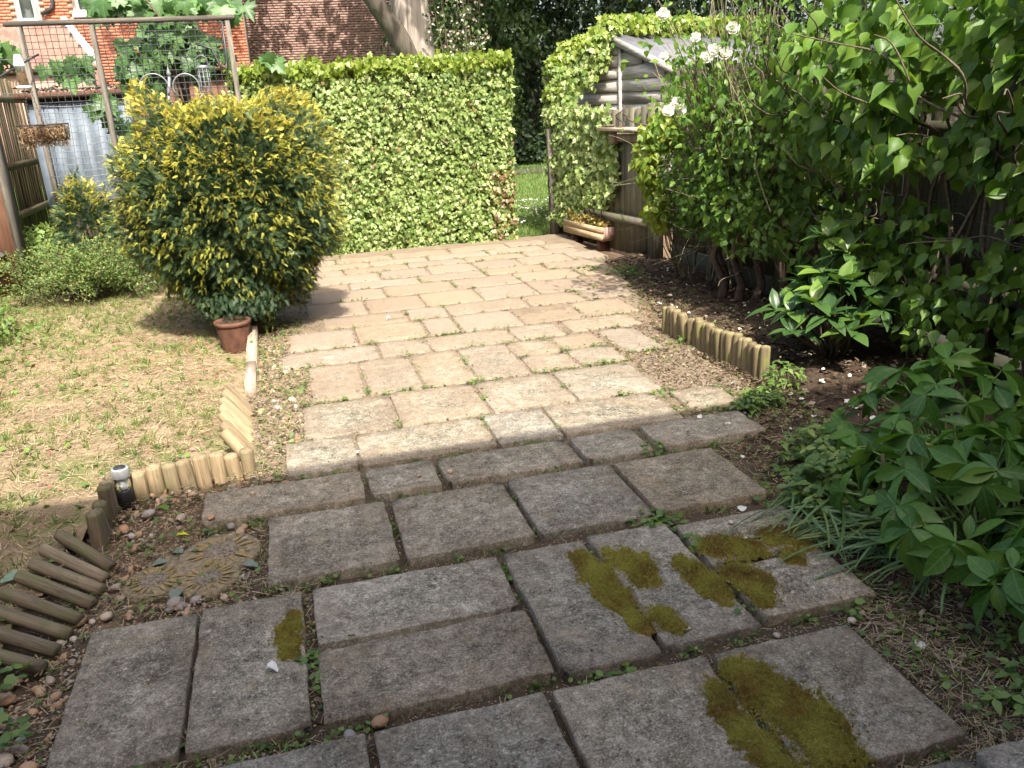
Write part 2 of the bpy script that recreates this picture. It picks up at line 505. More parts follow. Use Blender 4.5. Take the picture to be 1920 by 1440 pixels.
M_PETAL = leaf_mat('white_petal', [(0, (.72, .71, .66)), (1, (.84, .83, .80))], 'obj', .6, .3, .2, tcol=(1, 1, .95))
M_PETALA = leaf_mat('white_petals', [(0, (.74, .70, .60)), (.4, (.82, .80, .74)), (1, (.86, .85, .82))], 'attr', .6, .35, .2, tcol=(1, 1, .93))
M_IVY = leaf_mat('ivy_leaf', [(0, (.10, .17, .04)), (.35, (.20, .28, .08)), (.7, (.32, .40, .14)), (1, (.44, .48, .24))], rough=.45, trans=.28, spec=.35)
M_IVYY = leaf_mat('young_ivy_leaf', [(0, (.13, .20, .025)), (.6, (.21, .28, .035)), (1, (.28, .33, .06))], rough=.4, trans=.4)
M_IVYDRY = leaf_mat('dry_ivy_leaf', [(0, (.16, .09, .05)), (.6, (.26, .15, .08)), (1, (.24, .22, .08))], trans=.2)
M_YEW = leaf_mat('yew_needle', [(0, (.030, .060, .030)), (.6, (.062, .105, .046)), (1, (.115, .165, .07))], rough=.5, trans=.12, spec=.25, tcol=(1, 1.1, .8))
M_YEWY = leaf_mat('golden_yew_tip', [(0, (.30, .34, .06)), (.5, (.50, .46, .08)), (.85, (.60, .51, .10)), (1, (.58, .40, .10))], rough=.5, trans=.4, tcol=(1.1, 1.05, .6))
M_SHRUB = leaf_mat('small_shrub_leaf', [(0, (.05, .09, .022)), (.5, (.105, .165, .04)), (.85, (.18, .24, .07)), (1, (.27, .20, .09))], rough=.5, trans=.3, spec=.25)
M_CLIMB = leaf_mat('climber_leaf', [(0, (.06, .14, .02)), (.5, (.11, .22, .03)), (1, (.19, .30, .045))], 'obj', .42, .5, .35, veins=34)
M_CLIMBA = leaf_mat('climber_leaves', [(0, (.05, .115, .018)), (.5, (.095, .19, .028)), (1, (.17, .27, .04))], 'attr', .45, .5, .3)
M_LIME = leaf_mat('lime_leaf', [(0, (.13, .21, .02)), (.5, (.21, .29, .03)), (1, (.28, .33, .05))], 'attr', .4, .45)
M_HELL = leaf_mat('hellebore_leaf', [(0, (.042, .115, .02)), (.6, (.072, .175, .03)), (1, (.12, .225, .038))], 'obj', .42, .34, .32, veins=30)
M_VIB = leaf_mat('ribbed_evergreen_leaf', [(0, (.035, .085, .024)), (.6, (.07, .14, .035)), (1, (.17, .27, .045))], 'obj', .36, .34, .4)
M_MAPLE = leaf_mat('lobed_leaf', [(0, (.045, .11, .035)), (.6, (.08, .17, .05)), (1, (.12, .22, .07))], 'obj', .45, .38, .4, veins=22)
M_WEED = leaf_mat('weed_leaf', [(0, (.06, .12, .025)), (.5, (.10, .18, .035)), (1, (.18, .26, .05))], rough=.5, trans=.35)
M_GRASS = leaf_mat('grass_blade', [(0, (.06, .11, .02)), (.5, (.13, .19, .04)), (1, (.26, .28, .09))], rough=.5, trans=.35)
M_STRAP = leaf_mat('cut_strap_leaf', [(0, (.075, .14, .055)), (.6, (.12, .21, .075)), (1, (.20, .25, .06))], rough=.4, trans=.3)
M_STRAW = leaf_mat('dry_straw', [(0, (.20, .135, .085)), (.35, (.35, .26, .165)), (.75, (.48, .39, .26)), (1, (.30, .30, .14))], rough=.8, trans=.2, spec=.15, tcol=(1, .95, .8))
M_LITTER = leaf_mat('leaf_litter', [(0, (.032, .022, .015)), (.5, (.075, .05, .032)), (.85, (.14, .10, .066)), (1, (.30, .25, .19))], rough=.8, trans=.05, spec=.15)
M_DARKTREE = leaf_mat('dark_tree_leaf', [(0, (.012, .028, .009)), (.6, (.026, .052, .015)), (1, (.05, .08, .022))], rough=.5, trans=.25)
M_MIDTREE = leaf_mat('mid_tree_leaf', [(0, (.035, .065, .018)), (.6, (.065, .11, .028)), (1, (.11, .16, .04))], rough=.5, trans=.35)
M_SEDUM = leaf_mat('sedum_leaf', [(0, (.22, .13, .05)), (.4, (.28, .22, .05)), (.8, (.25, .28, .06)), (1, (.36, .15, .06))], rough=.5, trans=.3)
M_MOSS = ground_mat('moss', [(.32, (.06, .05, .012)), (.5, (.15, .13, .024)), (.66, (.25, .23, .045))], 14, 130, .006, ((.13, .07, .018), 11))
M_MOSSF = leaf_mat('moss_fibre', [(0, (.12, .07, .025)), (.25, (.17, .12, .03)), (.5, (.22, .19, .035)), (1, (.31, .31, .07))], rough=.7, trans=.25, spec=.1)
M_YLEAF = leaf_mat('yellow_leaf', [(0, (.62, .60, .03)), (1, (.66, .62, .05))], 'obj', .5, .35)
M_BLUELEAF = leaf_mat('grey_green_leaf', [(0, (.13, .22, .14)), (1, (.19, .28, .19))], 'obj', .45, .2)

# ------------------------------------------------------------------ ground sheets
def vnoise(x, y, s, seed=0):
    r = np.random.default_rng(seed)
    z = np.zeros_like(x)
    for k in range(7):
        a = r.uniform(0, 2 * PI); f = s * r.uniform(.6, 2.4); p = r.uniform(0, 6.3)
        z += np.sin((x * math.cos(a) + y * math.sin(a)) * f + p) / 7
    return z

def sheet(name, x0, x1, y0, y1, step, zf, mat, keep=None, kind='structure'):
    nx = max(2, int((x1 - x0) / step) + 1); ny = max(2, int((y1 - y0) / step) + 1)
    X, Y = np.meshgrid(np.linspace(x0, x1, nx), np.linspace(y0, y1, ny))
    Z = zf(X, Y) if callable(zf) else np.full_like(X, zf)
    V = np.stack([X, Y, Z], -1).reshape(-1, 3)
    i, j = np.meshgrid(np.arange(nx - 1), np.arange(ny - 1))
    a = (j * nx + i).ravel()
    Q = np.stack([a, a + 1, a + nx + 1, a + nx], 1)
    if keep is not None:
        c = V[Q].mean(1)
        Q = Q[keep(c[:, 0], c[:, 1])]
    return link(name, nmesh(name, V, Q, smooth=True), mat, kind=kind)

sheet('ground', -150, 150, -100, 200, 10, -.09, M_MEADOW)
sheet('garden_ground', -4.5, 4.2, -3, 9.25, .06, lambda x, y: -.052 + .006 * vnoise(x, y, 9, 1), M_SOIL)

def lawn_keep(x, y):
    return np.where(y > 3.52, x < -.33, x < -.86 - (3.4 - y) * .14)
def lawn_z(x, y):
    e = np.clip((-.3 - x) / .5, 0, 1)
    return -.025 + .035 * e + .014 * vnoise(x, y, 7, 2) + .006 * vnoise(x, y, 30, 3)
lawn = sheet('lawn', -3.4, -.33, .4, 9.1, .05, lawn_z, M_LAWN, lawn_keep)

def bed_edge(y):
    return np.interp(y, [0, 1.8, 2.5, 3.0, 3.55, 3.7, 4.75, 5.0, 6.0, 7.2], [1.5, 1.6, 1.68, 1.72, 1.98, 2.33, 2.27, 2.4, 2.6, 2.85])
def bed_z(x, y):
    e = np.clip((x - bed_edge(y)) / .35, 0, 1)
    return -.044 + .05 * e + .012 * vnoise(x, y, 12, 4) + .008 * vnoise(x, y, 40, 5)
bed = sheet('planting_bed', 1.45, 3.3, .4, 7.4, .045, bed_z, M_BED, lambda x, y: x > bed_edge(y))
sheet('meadow', -6, 26, 9.26, 60, .8, lambda x, y: -.05 + .02 * vnoise(x, y, 1.2, 6), M_MEADOW)
sheet('far_path', -2, 24, 16.8, 18.0, .5, lambda x, y: -.018 + 0 * x, plain_mat('dark_path', (.05, .045, .038), .95))

# ------------------------------------------------------------------ patio
def patio_z(x, y):
    # the joints are open in the foreground and silted up further out
    return np.interp(y, [3.1, 3.9], [-.038, -.0055]) + np.interp(y, [3.1, 3.9], [.006, .0025]) * vnoise(x, y, 18, 7) + .003 * vnoise(x, y, 55, 8)
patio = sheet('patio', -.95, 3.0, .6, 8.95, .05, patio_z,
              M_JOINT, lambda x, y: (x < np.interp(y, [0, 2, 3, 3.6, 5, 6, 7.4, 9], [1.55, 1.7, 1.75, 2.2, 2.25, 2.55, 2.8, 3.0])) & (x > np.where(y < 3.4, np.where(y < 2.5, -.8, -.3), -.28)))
rows = [  # far edge, near edge, joints
    (8.66, 8.37, [-.15, .42, .98, 1.57, 2.18, 2.62]), (8.34, 8.08, [-.3, .12, .72, 1.29, 1.90, 2.48, 2.8]),
    (8.05, 7.79, [-.15, .45, 1.05, 1.61, 2.20, 2.75]), (7.76, 7.39, [.15, .75, 1.19, 1.63, 2.06, 2.55, 2.9]),
    (7.36, 7.09, [-.1, .44, 1.05, 1.63, 2.20, 2.72]), (7.06, 6.67, [.10, .70, 1.28, 1.84, 2.38, 2.72]),
    (6.64, 6.18, [.05, .50, .94, 1.39, 1.84, 2.30, 2.62]), (6.15, 5.83, [.15, .76, 1.05, 1.66, 2.10, 2.5]),
    (5.80, 5.35, [-.10, .35, .82, 1.04, 1.48, 1.93, 2.33]), (5.31, 4.99, [-.15, .45, .77, 1.33, 1.66]),
    (4.95, 4.31, [0, .30, .61, .91, 1.22]), (4.27, 3.80, [-.06, .40, .86, 1.31, 1.78]),
    (3.77, 3.40, [-.15, .17, .79, 1.10, 1.71]), (3.345, 3.08, [-.48, .17, .48, 1.09, 1.415]),
    (3.02, 2.55, [-.23, .235, .715, 1.175, 1.65]), (1.745, 1.28, [-.90, -.43, .03, .495, .955, 1.405]),
    (1.23, .75, [-.45, .15, .75, 1.35, 1.65]),
]
quads = []
for v1, v0, js in rows:
    t = -.045 if v1 > 7 else (-.02 if v1 > 5.7 else 0)
    for a, b in zip(js[:-1], js[1:]):
        g = .012 if v1 < 3.4 else .008
        quads.append((a + g, b - g, v0 - (.0 if v1 < 3.4 else .008), v1 + (.0 if v1 < 3.4 else .004), t))
for q in [(1.23, 1.505, 4.64, 4.95), (1.525, 1.81, 4.66, 4.96), (1.23, 1.505, 4.31, 4.62), (1.525, 1.80, 4.32, 4.635), (1.71, 2.2, 5.02, 5.32), (1.86, 2.1, 4.45, 4.98),
          (1.78, 2.04, 3.46, 3.73), (1.45, 1.96, 3.10, 3.36),
          (-.745, -.432, 1.83, 2.465), (-.418, -.112, 1.82, 2.465), (-.078, .535, 2.152, 2.465), (-.078, .542, 1.815, 2.125), (.56, .845, 1.80, 2.465),
          (.872, 1.168, 1.82, 2.475), (1.195, 1.63, 2.165, 2.44), (1.20, 1.575, 1.85, 2.13)]:
    quads.append((*q, 0))

def slab(u0, u1, v0, v1, tilt, seed):
    r = np.random.default_rng(seed)
    w, d = u1 - u0, v1 - v0
    nu, nv = max(5, int(w / .035)), max(5, int(d / .035))
    X, Y = np.meshgrid(np.linspace(-1, 1, nu + 1), np.linspace(-1, 1, nv + 1))
    x, y = X * w / 2, Y * d / 2
    ed = np.maximum(np.abs(X), np.abs(Y)) > .999
    cx = ((np.abs(X) > .999) & (np.abs(Y) > .999))
    wob = .006
    ox = wob * vnoise(np.sign(X) * 7 + y * 0, y, 30, seed) + .004 * vnoise(np.sign(X) * 3, y, 110, seed + 1)
    oy = wob * vnoise(x, np.sign(Y) * 7 + x * 0, 30, seed + 2) + .004 * vnoise(x, np.sign(Y) * 3, 110, seed + 3)
    x = x + np.where(np.abs(X) > .999, ox, 0) - np.where(cx, np.sign(X) * r.choice([.002, .005, .012, .026], x.shape, p=[.4, .35, .17, .08]), 0)
    y = y + np.where(np.abs(Y) > .999, oy, 0) - np.where(cx, np.sign(Y) * r.choice([.002, .005, .012, .026], y.shape, p=[.4, .35, .17, .08]), 0)
    # pull the second ring outwards: a narrow worn arris
    r2x = (np.arange(nu + 1) == 1) | (np.arange(nu + 1) == nu - 1)
    r2y = (np.arange(nv + 1) == 1) | (np.arange(nv + 1) == nv - 1)
    x[:, 1] = x[:, 0] + .0045; x[:, -2] = x[:, -1] - .0045
    y[1, :] = y[0, :] + .0045; y[-2, :] = y[-1, :] - .0045
    gx, gy = x + (u0 + u1) / 2, y + (v0 + v1) / 2
    z = .0022 * vnoise(gx, gy, 14, seed + 4) + .0014 * vnoise(gx, gy, 60, seed + 5)
    z = z - np.where(ed, .0015 + .003 * r.uniform(0, 1, ed.shape) + .006 * (r.uniform(0, 1, ed.shape) < .07), 0) - np.where(cx, .004, 0)
    z = z + x * r.normal(0, .006) + y * r.normal(0, .006) + r.normal(0, .0018)
    V = np.stack([x, y + tilt * x, z], -1).reshape(-1, 3)
    n1 = nu + 1
    i, j = np.meshgrid(np.arange(nu), np.arange(nv)); a = (j * n1 + i).ravel()
    Q = [np.stack([a, a + 1, a + n1 + 1, a + n1], 1)]
    ring = list(range(0, n1)) + [k * n1 + nu for k in range(1, nv + 1)] + [nv * n1 + k for k in range(nu - 1, -1, -1)] + [k * n1 for k in range(nv - 1, 0, -1)]
    low = V[ring].copy(); low[:, 2] = -.052; low[:, :2] *= .992
    b = len(V); m = len(ring)
    Q.append(np.array([(ring[k], b + k, b + (k + 1) % m, ring[(k + 1) % m]) for k in range(m)]))
    me = nmesh('paving_slab', np.concatenate([V, low]), [np.concatenate(Q)], smooth=True)
    return me
for k, (u0, u1, v0, v1, t) in enumerate(quads):
    me = slab(u0, u1, v0, v1, t, 100 + k * 7)
    vc = (v0 + v1) / 2
    dust = float(np.clip((vc - 2.9) / 3.5, .08, 1) * rng.uniform(.75, 1.15))
    o = link('paving_slab', me, M_SLAB, patio, color=(min(dust, 1), float(rng.uniform(.86, 1.10) if vc < 3.4 else rng.uniform(.95, 1.08)), float(rng.uniform(0, 1)), 1))
    o.location = ((u0 + u1) / 2, vc, 0)
PATX = lambda x, y: any(u0 < x < u1 and v0 < y < v1 for u0, u1, v0, v1, _ in quads)
QA = np.array([q[:4] for q in quads])
def on_slab(x, y, m=0.0):
    return ((x[:, None] > QA[:, 0] - m) & (x[:, None] < QA[:, 1] + m) & (y[:, None] > QA[:, 2] - m) & (y[:, None] < QA[:, 3] + m)).any(1)

_i = np.array([(0, 0, .6), (1, 0, 0), (.3, .9, 0), (-.8, .6, 0), (-.8, -.6, 0), (.3, -.9, 0)])
GRITM = (_i, [np.array([(0, 1, 2), (0, 2, 3), (0, 3, 4), (0, 4, 5), (0, 5, 1)])])
# moss cushions on the near slabs
moss = [[(.80, 2.34, .03), (.815, 2.23, .045), (.82, 2.1, .04), (.835, 1.92, .024)], [(.915, 2.31, .036), (.965, 2.25, .045), (.95, 2.16, .038)], [(.915, 1.95, .034), (.93, 1.9, .026)],
        [(1.105, 2.2, .03), (1.12, 2.1, .042), (1.125, 2.0, .034)], [(1.245, 2.26, .04), (1.31, 2.225, .05), (1.37, 2.195, .032)], [(1.24, 2.09, .04), (1.265, 2.03, .048), (1.235, 1.93, .028)],
        [(1.47, 2.24, .045), (1.53, 2.215, .05), (1.58, 2.185, .03)], [(1.45, 2.11, .03)], [(1.005, 1.64, .042), (1.04, 1.54, .058), (1.06, 1.44, .068), (1.055, 1.355, .058)],
        [(.91, 1.62, .026), (.895, 1.53, .034), (.90, 1.42, .042), (.915, 1.345, .036)], [(-.145, 2.31, .022), (-.16, 2.235, .034), (-.155, 2.15, .024)]]
for mi, cs in enumerate(moss):
    cs = np.array(cs) * [1, 1, 1.13]
    x0, x1 = (cs[:, 0] - cs[:, 2] * 1.6).min(), (cs[:, 0] + cs[:, 2] * 1.6).max()
    y0, y1 = (cs[:, 1] - cs[:, 2] * 1.9).min(), (cs[:, 1] + cs[:, 2] * 1.9).max()
    st = .004
    X, Y = np.meshgrid(np.arange(x0, x1, st), np.arange(y0, y1, st))
    fine_c = np.concatenate([cs[:1]] + [cs[i] + (cs[i + 1] - cs[i]) * np.linspace(0, 1, 9)[1:, None] for i in range(len(cs) - 1)])
    D = np.min([np.hypot(X - c[0], (Y - c[1]) / 1.3) / c[2] for c in fine_c], axis=0)
    D = D + .36 * vnoise(X, Y, 45, 40 + mi) + .50 * vnoise(X, Y, 140, 60 + mi) + .50 * vnoise(X, Y, 420, 61 + mi)
    # the crust is worn through in places
    Hh = np.clip(1 - D ** 2, 0, 1) ** .5
    Z = .001 + Hh * (.009 if mi != 8 else .017) * (1 + .3 * vnoise(X, Y, 130, 80 + mi)) + rng.normal(0, .0008, X.shape)
    ny, nx = X.shape
    V = np.stack([X, Y, np.where(D < 1.0, Z, -.004)], -1).reshape(-1, 3)
    i, j = np.meshgrid(np.arange(nx - 1), np.arange(ny - 1)); a = (j * nx + i).ravel()
    Q = np.stack([a, a + 1, a + nx + 1, a + nx], 1)
    ok = (D < 1.0).ravel()
    Q = Q[ok[Q].any(1)]
    o = link('moss_patch', nmesh('moss_patch', V, Q, smooth=True), M_MOSS, patio, kind='stuff')
    pts = V[ok]
    n = int(len(pts) * 2.4)
    p = pts[rng.integers(0, len(pts), n)] + rng.normal(0, .0015, (n, 3)) * [1, 1, 0]
    ax = unit(rng.normal(0, .5, (n, 3)) + [0, 0, 1])
    W, F, A = scatter(BLADE, p, frames(ax, rdir(n)), rng.uniform(.006, .012, n), np.clip(.45 + 1.1 * vnoise(p[:, 0], p[:, 1], 22, 5 + mi) + rng.normal(0, .22, n), 0, 1))
    fr_ = (D > 1.0) & (D < 1.5); fx_ = V[fr_.ravel()]; fx_ = fx_[rng.uniform(0, 1, len(fx_)) < .10] if len(fx_) else fx_
    W = p.repeat(5, 0) + (W - p.repeat(5, 0)) * [2.2, 2.2, 1]
    if len(fx_):      # thin outlying specks of moss on the stone
        m2 = len(fx_); q = np.c_[fx_[:, :2] + rng.normal(0, .002, (m2, 2)), np.full(m2, .002)]
        W2, F2, A2 = scatter(GRITM, q, frames(rdir(m2) * [1, 1, .1], np.tile([0, 0, 1.], (m2, 1))), rng.uniform(.0015, .004, m2), rng.uniform(0, .7, m2))
        W, F, A = merge([(W, F, A), (W2, F2, A2)])
    link('moss_fibre', nmesh('moss_fibre', W, F, A), M_MOSSF, o, kind='stuff')

# ------------------------------------------------------------------ neighbouring building behind the viewer (its eaves throw the foreground shade)
nh = thing('brick_house', (1, -.95, 0), 'two storey brick house whose eaves shade the near paving', 'house')
b = MB().box((-9, -7, -.09), (11, -.95, 5.05)); link('wall', b.mesh('wall'), brick_mat('house_brick', (.30, .16, .11), (.36, .2, .14), (.26, .14, .1)), nh)
b = MB()
b.add([(-9.4, -.56, 5.0), (11.4, -.56, 5.0), (11.4, -4.0, 7.4), (-9.4, -4.0, 7.4), (-9.4, -.56, 5.16), (11.4, -.56, 5.16), (11.4, -4.0, 7.58), (-9.4, -4.0, 7.58)],
      [(0, 1, 2, 3), (4, 7, 6, 5), (0, 4, 5, 1), (1, 5, 6, 2), (2, 6, 7, 3), (3, 7, 4, 0)])
b.add([(-9.4, -7.51, 5.0), (11.4, -7.51, 5.0), (11.4, -4.0, 7.4), (-9.4, -4.0, 7.4), (-9.4, -7.51, 5.16), (11.4, -7.51, 5.16), (11.4, -4.0, 7.58), (-9.4, -4.0, 7.58)],
      [(0, 3, 2, 1), (4, 5, 6, 7), (0, 1, 5, 4), (1, 2, 6, 5), (2, 3, 7, 6), (3, 0, 4, 7)])
link('roof', b.mesh('roof'), plain_mat('roof_tiles', (.18, .1, .08), .9), nh)
d = link('door', MB().box((-.6, -.952, .02), (.9, -.90, 2.1)).mesh('door'), M_WHITE, nh)
link('pane', MB().box((-.5, -.9, .25), (.8, -.88, 2.0)).mesh('pane'), M_PANE, d)

# ------------------------------------------------------------------ pebbles, gravel, litter
def pebble_mesh(seed):
    r = np.random.default_rng(seed)
    import bmesh
    bm = bmesh.new(); bmesh.ops.create_icosphere(bm, subdivisions=2, radius=1)
    V = np.array([v.co[:] for v in bm.verts]); F = np.array([[v.index for v in f.verts] for f in bm.faces]); bm.free()
    k = r.normal(size=(5, 3)); ph = r.uniform(0, 6, 5)
    d = 1 + .10 * sum(np.sin(V @ k[i] * 1.3 + ph[i]) for i in range(5)) / 1.5
    return nmesh('pebble', V * d[:, None] * [1, .78, .55], F, np.zeros(len(V)), smooth=True)
PEBS = [pebble_mesh(s) for s in range(7)]
def pebble_zone(n):
    out = []
    while len(out) < n:
        z = rng.uniform()
        if z < .45: x, y = rng.uniform(-.83, -.28), rng.uniform(2.5, 3.42)
        elif z < .60: x, y = rng.uniform(-.95, -.76), rng.uniform(1.75, 2.5)
        elif z < .88: x, y = rng.uniform(-.28, -.04), rng.uniform(3.4, 5.6)
        else: x, y = rng.uniform(-.7, -.02), rng.uniform(3.36, 3.5)
        if y > 3.42 and x < -.27 and y > 3.49: continue
        if PATX(x, y): continue
        if math.hypot(x + .46, (y - 2.8)) < .2: continue
        out.append((x, y))
    return out
pz = pebble_zone(285)
for i, (x, y) in enumerate(pz):
    s = float(np.clip(rng.lognormal(math.log(.013), .38), .006, .028))
    o = link('pebble', PEBS[i % 7], M_PEB, patio)
    o.location = (x, y, float(patio_z(np.array([x]), np.array([y]))[0]) + s * .16)
    o.rotation_euler = (rng.normal(0, .25), rng.normal(0, .25), rng.uniform(0, 6.3)); o.scale = (s, s * rng.uniform(.85, 1.1), s)
for x, y, s in [(.52, 3.17, .016), (.39, 3.18, .012), (.06, 1.80, .022), (-.02, 1.78, .018), (-.05, 2.15, .012), (1.38, 2.38, .012), (-.36, 3.06, .02), (-.31, 3.04, .016), (-.43, 3.10, .02), (1.55, 2.13, .012), (-.28, 3.27, .011), (.02, 2.17, .010), (1.44, 1.78, .014), (1.2, 1.79, .012), (1.49, 1.80, .013)]:
    o = link('pebble', PEBS[int(rng.integers(7))], M_PEB, patio)
    o.location = (x, y, (s * .5 if PATX(x, y) else -.03 + s * .4)); o.scale = (s, s, s); o.rotation_euler = (0, 0, rng.uniform(0, 6))
# small grit in joints and around the stones: one mass
ico = np.array([(0, 0, 1), (.89, 0, .45), (.28, .85, .45), (-.72, .53, .45), (-.72, -.53, .45), (.28, -.85, .45), (0, 0, -.6)])
GRIT = (ico * [1, .8, .6], [np.array([(0, 1, 2), (0, 2, 3), (0, 3, 4), (0, 4, 5), (0, 5, 1), (6, 2, 1), (6, 3, 2), (6, 4, 3), (6, 5, 4), (6, 1, 5)])])
n = 60000
x = rng.uniform(-.95, 2.3, n); y = 1.2 + 7.3 * rng.uniform(0, 1, n) ** 2.2
pd = ~on_slab(x, y, .002) & ~((x < -.33) & (y > 3.45)) & (x < np.interp(y, [0, 2.5, 3.6, 9], [1.75, 1.75, 2.25, 2.9]))
x, y = x[pd], y[pd]
rr = np.where(x < -.05, 1.5, .8)
p = np.stack([x, y, patio_z(x, y) + .002], 1)
link('joint_grit', nmesh('joint_grit', *scatter(GRIT, p, frames(rdir(len(x)) * [1, 1, .2], rdir(len(x)) * .3 + [0, 0, 1]), rng.uniform(.002, .0065, len(x)) * rr, rng.uniform(0, 1, len(x))), smooth=True), M_PEB, patio, kind='stuff')

def flat_bits(name, parent, mat, x, y, z, size, tmpl, tilt=.3, rnd=None, label=None):
    n = len(x)
    p = np.stack([x, y, z], 1)
    nrm = np.stack([rng.normal(0, tilt, n), rng.normal(0, tilt, n), np.ones(n)], 1)
    a = rng.uniform(0, 2 * PI, n)
    ax = np.stack([np.cos(a), np.sin(a), rng.normal(0, tilt * .5, n)], 1)
    return link(name, nmesh(name, *scatter(tmpl, p, frames(ax, nrm), size, rng.uniform(0, 1, n) if rnd is None else rnd)), mat, parent, kind='stuff')

# dry clippings that cover the lawn, the joints and the margins
n = 52000
x = rng.uniform(-2.9, -.3, n); y = rng.uniform(2.2, 8.6, n)
k = lawn_keep(x, y) & (rng.uniform(0, 1, n) < .45 + .5 * (vnoise(x, y, 3, 21) > -.15))
x, y = x[k], y[k]
flat_bits('dry_clippings', lawn, M_STRAW, x, y, lawn_z(x, y) + rng.uniform(.002, .016, len(x)), rng.uniform(.018, .055, len(x)), (STRAW[0] * [1.5, 1, 1], STRAW[1]), .3)
n = 22000
x = rng.uniform(-.9, 2.6, n); y = 1.25 + 7.2 * rng.uniform(0, 1, n) ** 1.7
k = ~on_slab(x, y, .0)
k &= ~((x > 2.0) & (y < 3.6)) & ~((x < -.33) & (y > 3.5))
x, y = x[k], y[k]
flat_bits('dry_grass_bits', patio, M_STRAW, x, y, patio_z(x, y) + rng.uniform(.004, .016, len(x)), rng.uniform(.012, .04, len(x)), STRAW, .3)
# red-brown rootlets and bud scales over the sunny joints
n = 16000
x = rng.uniform(-.3, 2.5, n); y = 3.35 + 5.3 * rng.uniform(0, 1, n)
k = ~on_slab(x, y, -.012)
flat_bits('bud_scales', patio, M_LITTER, x[k], y[k], patio_z(x[k], y[k]) + rng.uniform(.003, .012, k.sum()), rng.uniform(.008, .022, k.sum()), TINY, .5, rng.uniform(.35, 1, k.sum()))

def tufts(name, parent, mat, bx, by, bz, nb, length, spread=.7, width=1.0, rnd0=.5):
    n = len(bx) * nb
    x = np.repeat(bx, nb) + rng.normal(0, .008, n); y = np.repeat(by, nb) + rng.normal(0, .008, n); z = np.repeat(bz, nb)
    ax = unit(np.stack([rng.normal(0, spread, n), rng.normal(0, spread, n), np.ones(n)], 1))
    nrm = rdir(n)
    L = np.repeat(np.broadcast_to(length, (len(bx),)), nb) * rng.uniform(.5, 1.1, n)
    V, F = BLADE
    return link(name, nmesh(name, *scatter((V * [width, 1, 1], F), np.stack([x, y, z], 1), frames(ax, nrm), L, np.clip(np.repeat(rng.normal(rnd0, .2, len(bx)), nb) + rng.normal(0, .15, n), 0, 1))), mat, parent, kind='stuff')

n = 5200
x = rng.uniform(-2.9, -.34, n); y = 2.2 + 6.4 * rng.uniform(0, 1, n)
k = lawn_keep(x, y) & (rng.uniform(0, 1, n) < .25 + .7 * (vnoise(x, y, 6, 25) > 0)); x, y = x[k], y[k]
tufts('dry_tufts', lawn, M_STRAW, x, y, lawn_z(x, y), 7, rng.uniform(.02, .05, len(x)), 1.1, 1.5, .5)
# green grass still standing in the lawn
n = 6500
x = rng.uniform(-2.9, -.34, n); y = 2.2 + 6.4 * rng.uniform(0, 1, n)
dens = .16 + .5 * (vnoise(x, y, 4, 22) > .12) + .5 * (x < -1.5 + .3 * np.sin(y * 2)) + .35 * (y > 6.3)
k = lawn_keep(x, y) & (rng.uniform(0, 1, n) < dens)
x, y = x[k], y[k]
tufts('lawn_grass', lawn, M_GRASS, x, y, lawn_z(x, y), 9, rng.uniform(.03, .075, len(x)), .8, 1.6, .55)
n = 2600
x = rng.uniform(-2.9, -.4, n); y = 2.0 + 6.5 * rng.uniform(0, 1, n)
k = lawn_keep(x, y) & (rng.uniform(0, 1, n) < .25 + .6 * (vnoise(x, y, 5, 23) > .05))
x, y = x[k], y[k]
flat_bits('lawn_clover', lawn, M_WEED, x, y, lawn_z(x, y) + rng.uniform(.006, .03, len(x)), rng.uniform(.015, .035, len(x)), CLOVER, .5)
# a few flowering pink weeds give the lawn its red specks
n = 500
x = rng.uniform(-2.3, -.5, n); y = rng.uniform(2.8, 6.2, n); k = lawn_keep(x, y); x, y = x[k], y[k]
flat_bits('red_stalks', lawn, leaf_mat('red_stalk', [(0, (.30, .07, .06)), (1, (.42, .16, .12))], trans=.2), x, y, lawn_z(x, y) + .014, rng.uniform(.01, .03, len(x)), TINY, .5)

# specks of debris lying on the slabs themselves, and on the bare soil at the right of the patio
n = 2600
x = rng.uniform(-.3, 2.5, n); y = 1.3 + 7.2 * rng.uniform(0, 1, n)
k = on_slab(x, y, -.01)
flat_bits('slab_debris', patio, M_LITTER, x[k], y[k], np.full(k.sum(), .004), rng.uniform(.004, .014, k.sum()), TINY, .3, rng.uniform(.3, 1, k.sum()))
n = 2600
x = rng.uniform(1.8, 2.35, n); y = rng.uniform(3.45, 5.0, n); k = ~on_slab(x, y, .0); x, y = x[k], y[k]
flat_bits('soil_debris', patio, M_LITTER, x, y, patio_z(x, y) + rng.uniform(.002, .01, len(x)), rng.uniform(.006, .028, len(x)), TINY, .5, rng.uniform(.3, 1, len(x)))
q = rng.uniform(0, 1, len(x)) < .35
flat_bits('soil_straw', patio, M_STRAW, x[q], y[q], patio_z(x[q], y[q]) + .006, rng.uniform(.012, .045, q.sum()), STRAW, .3)
q = rng.uniform(0, 1, len(x)) < .06
tufts('soil_grass', patio, M_GRASS, x[q], y[q], patio_z(x[q], y[q]) - .003, 5, rng.uniform(.02, .045, q.sum()), .9, 1.4, .6)

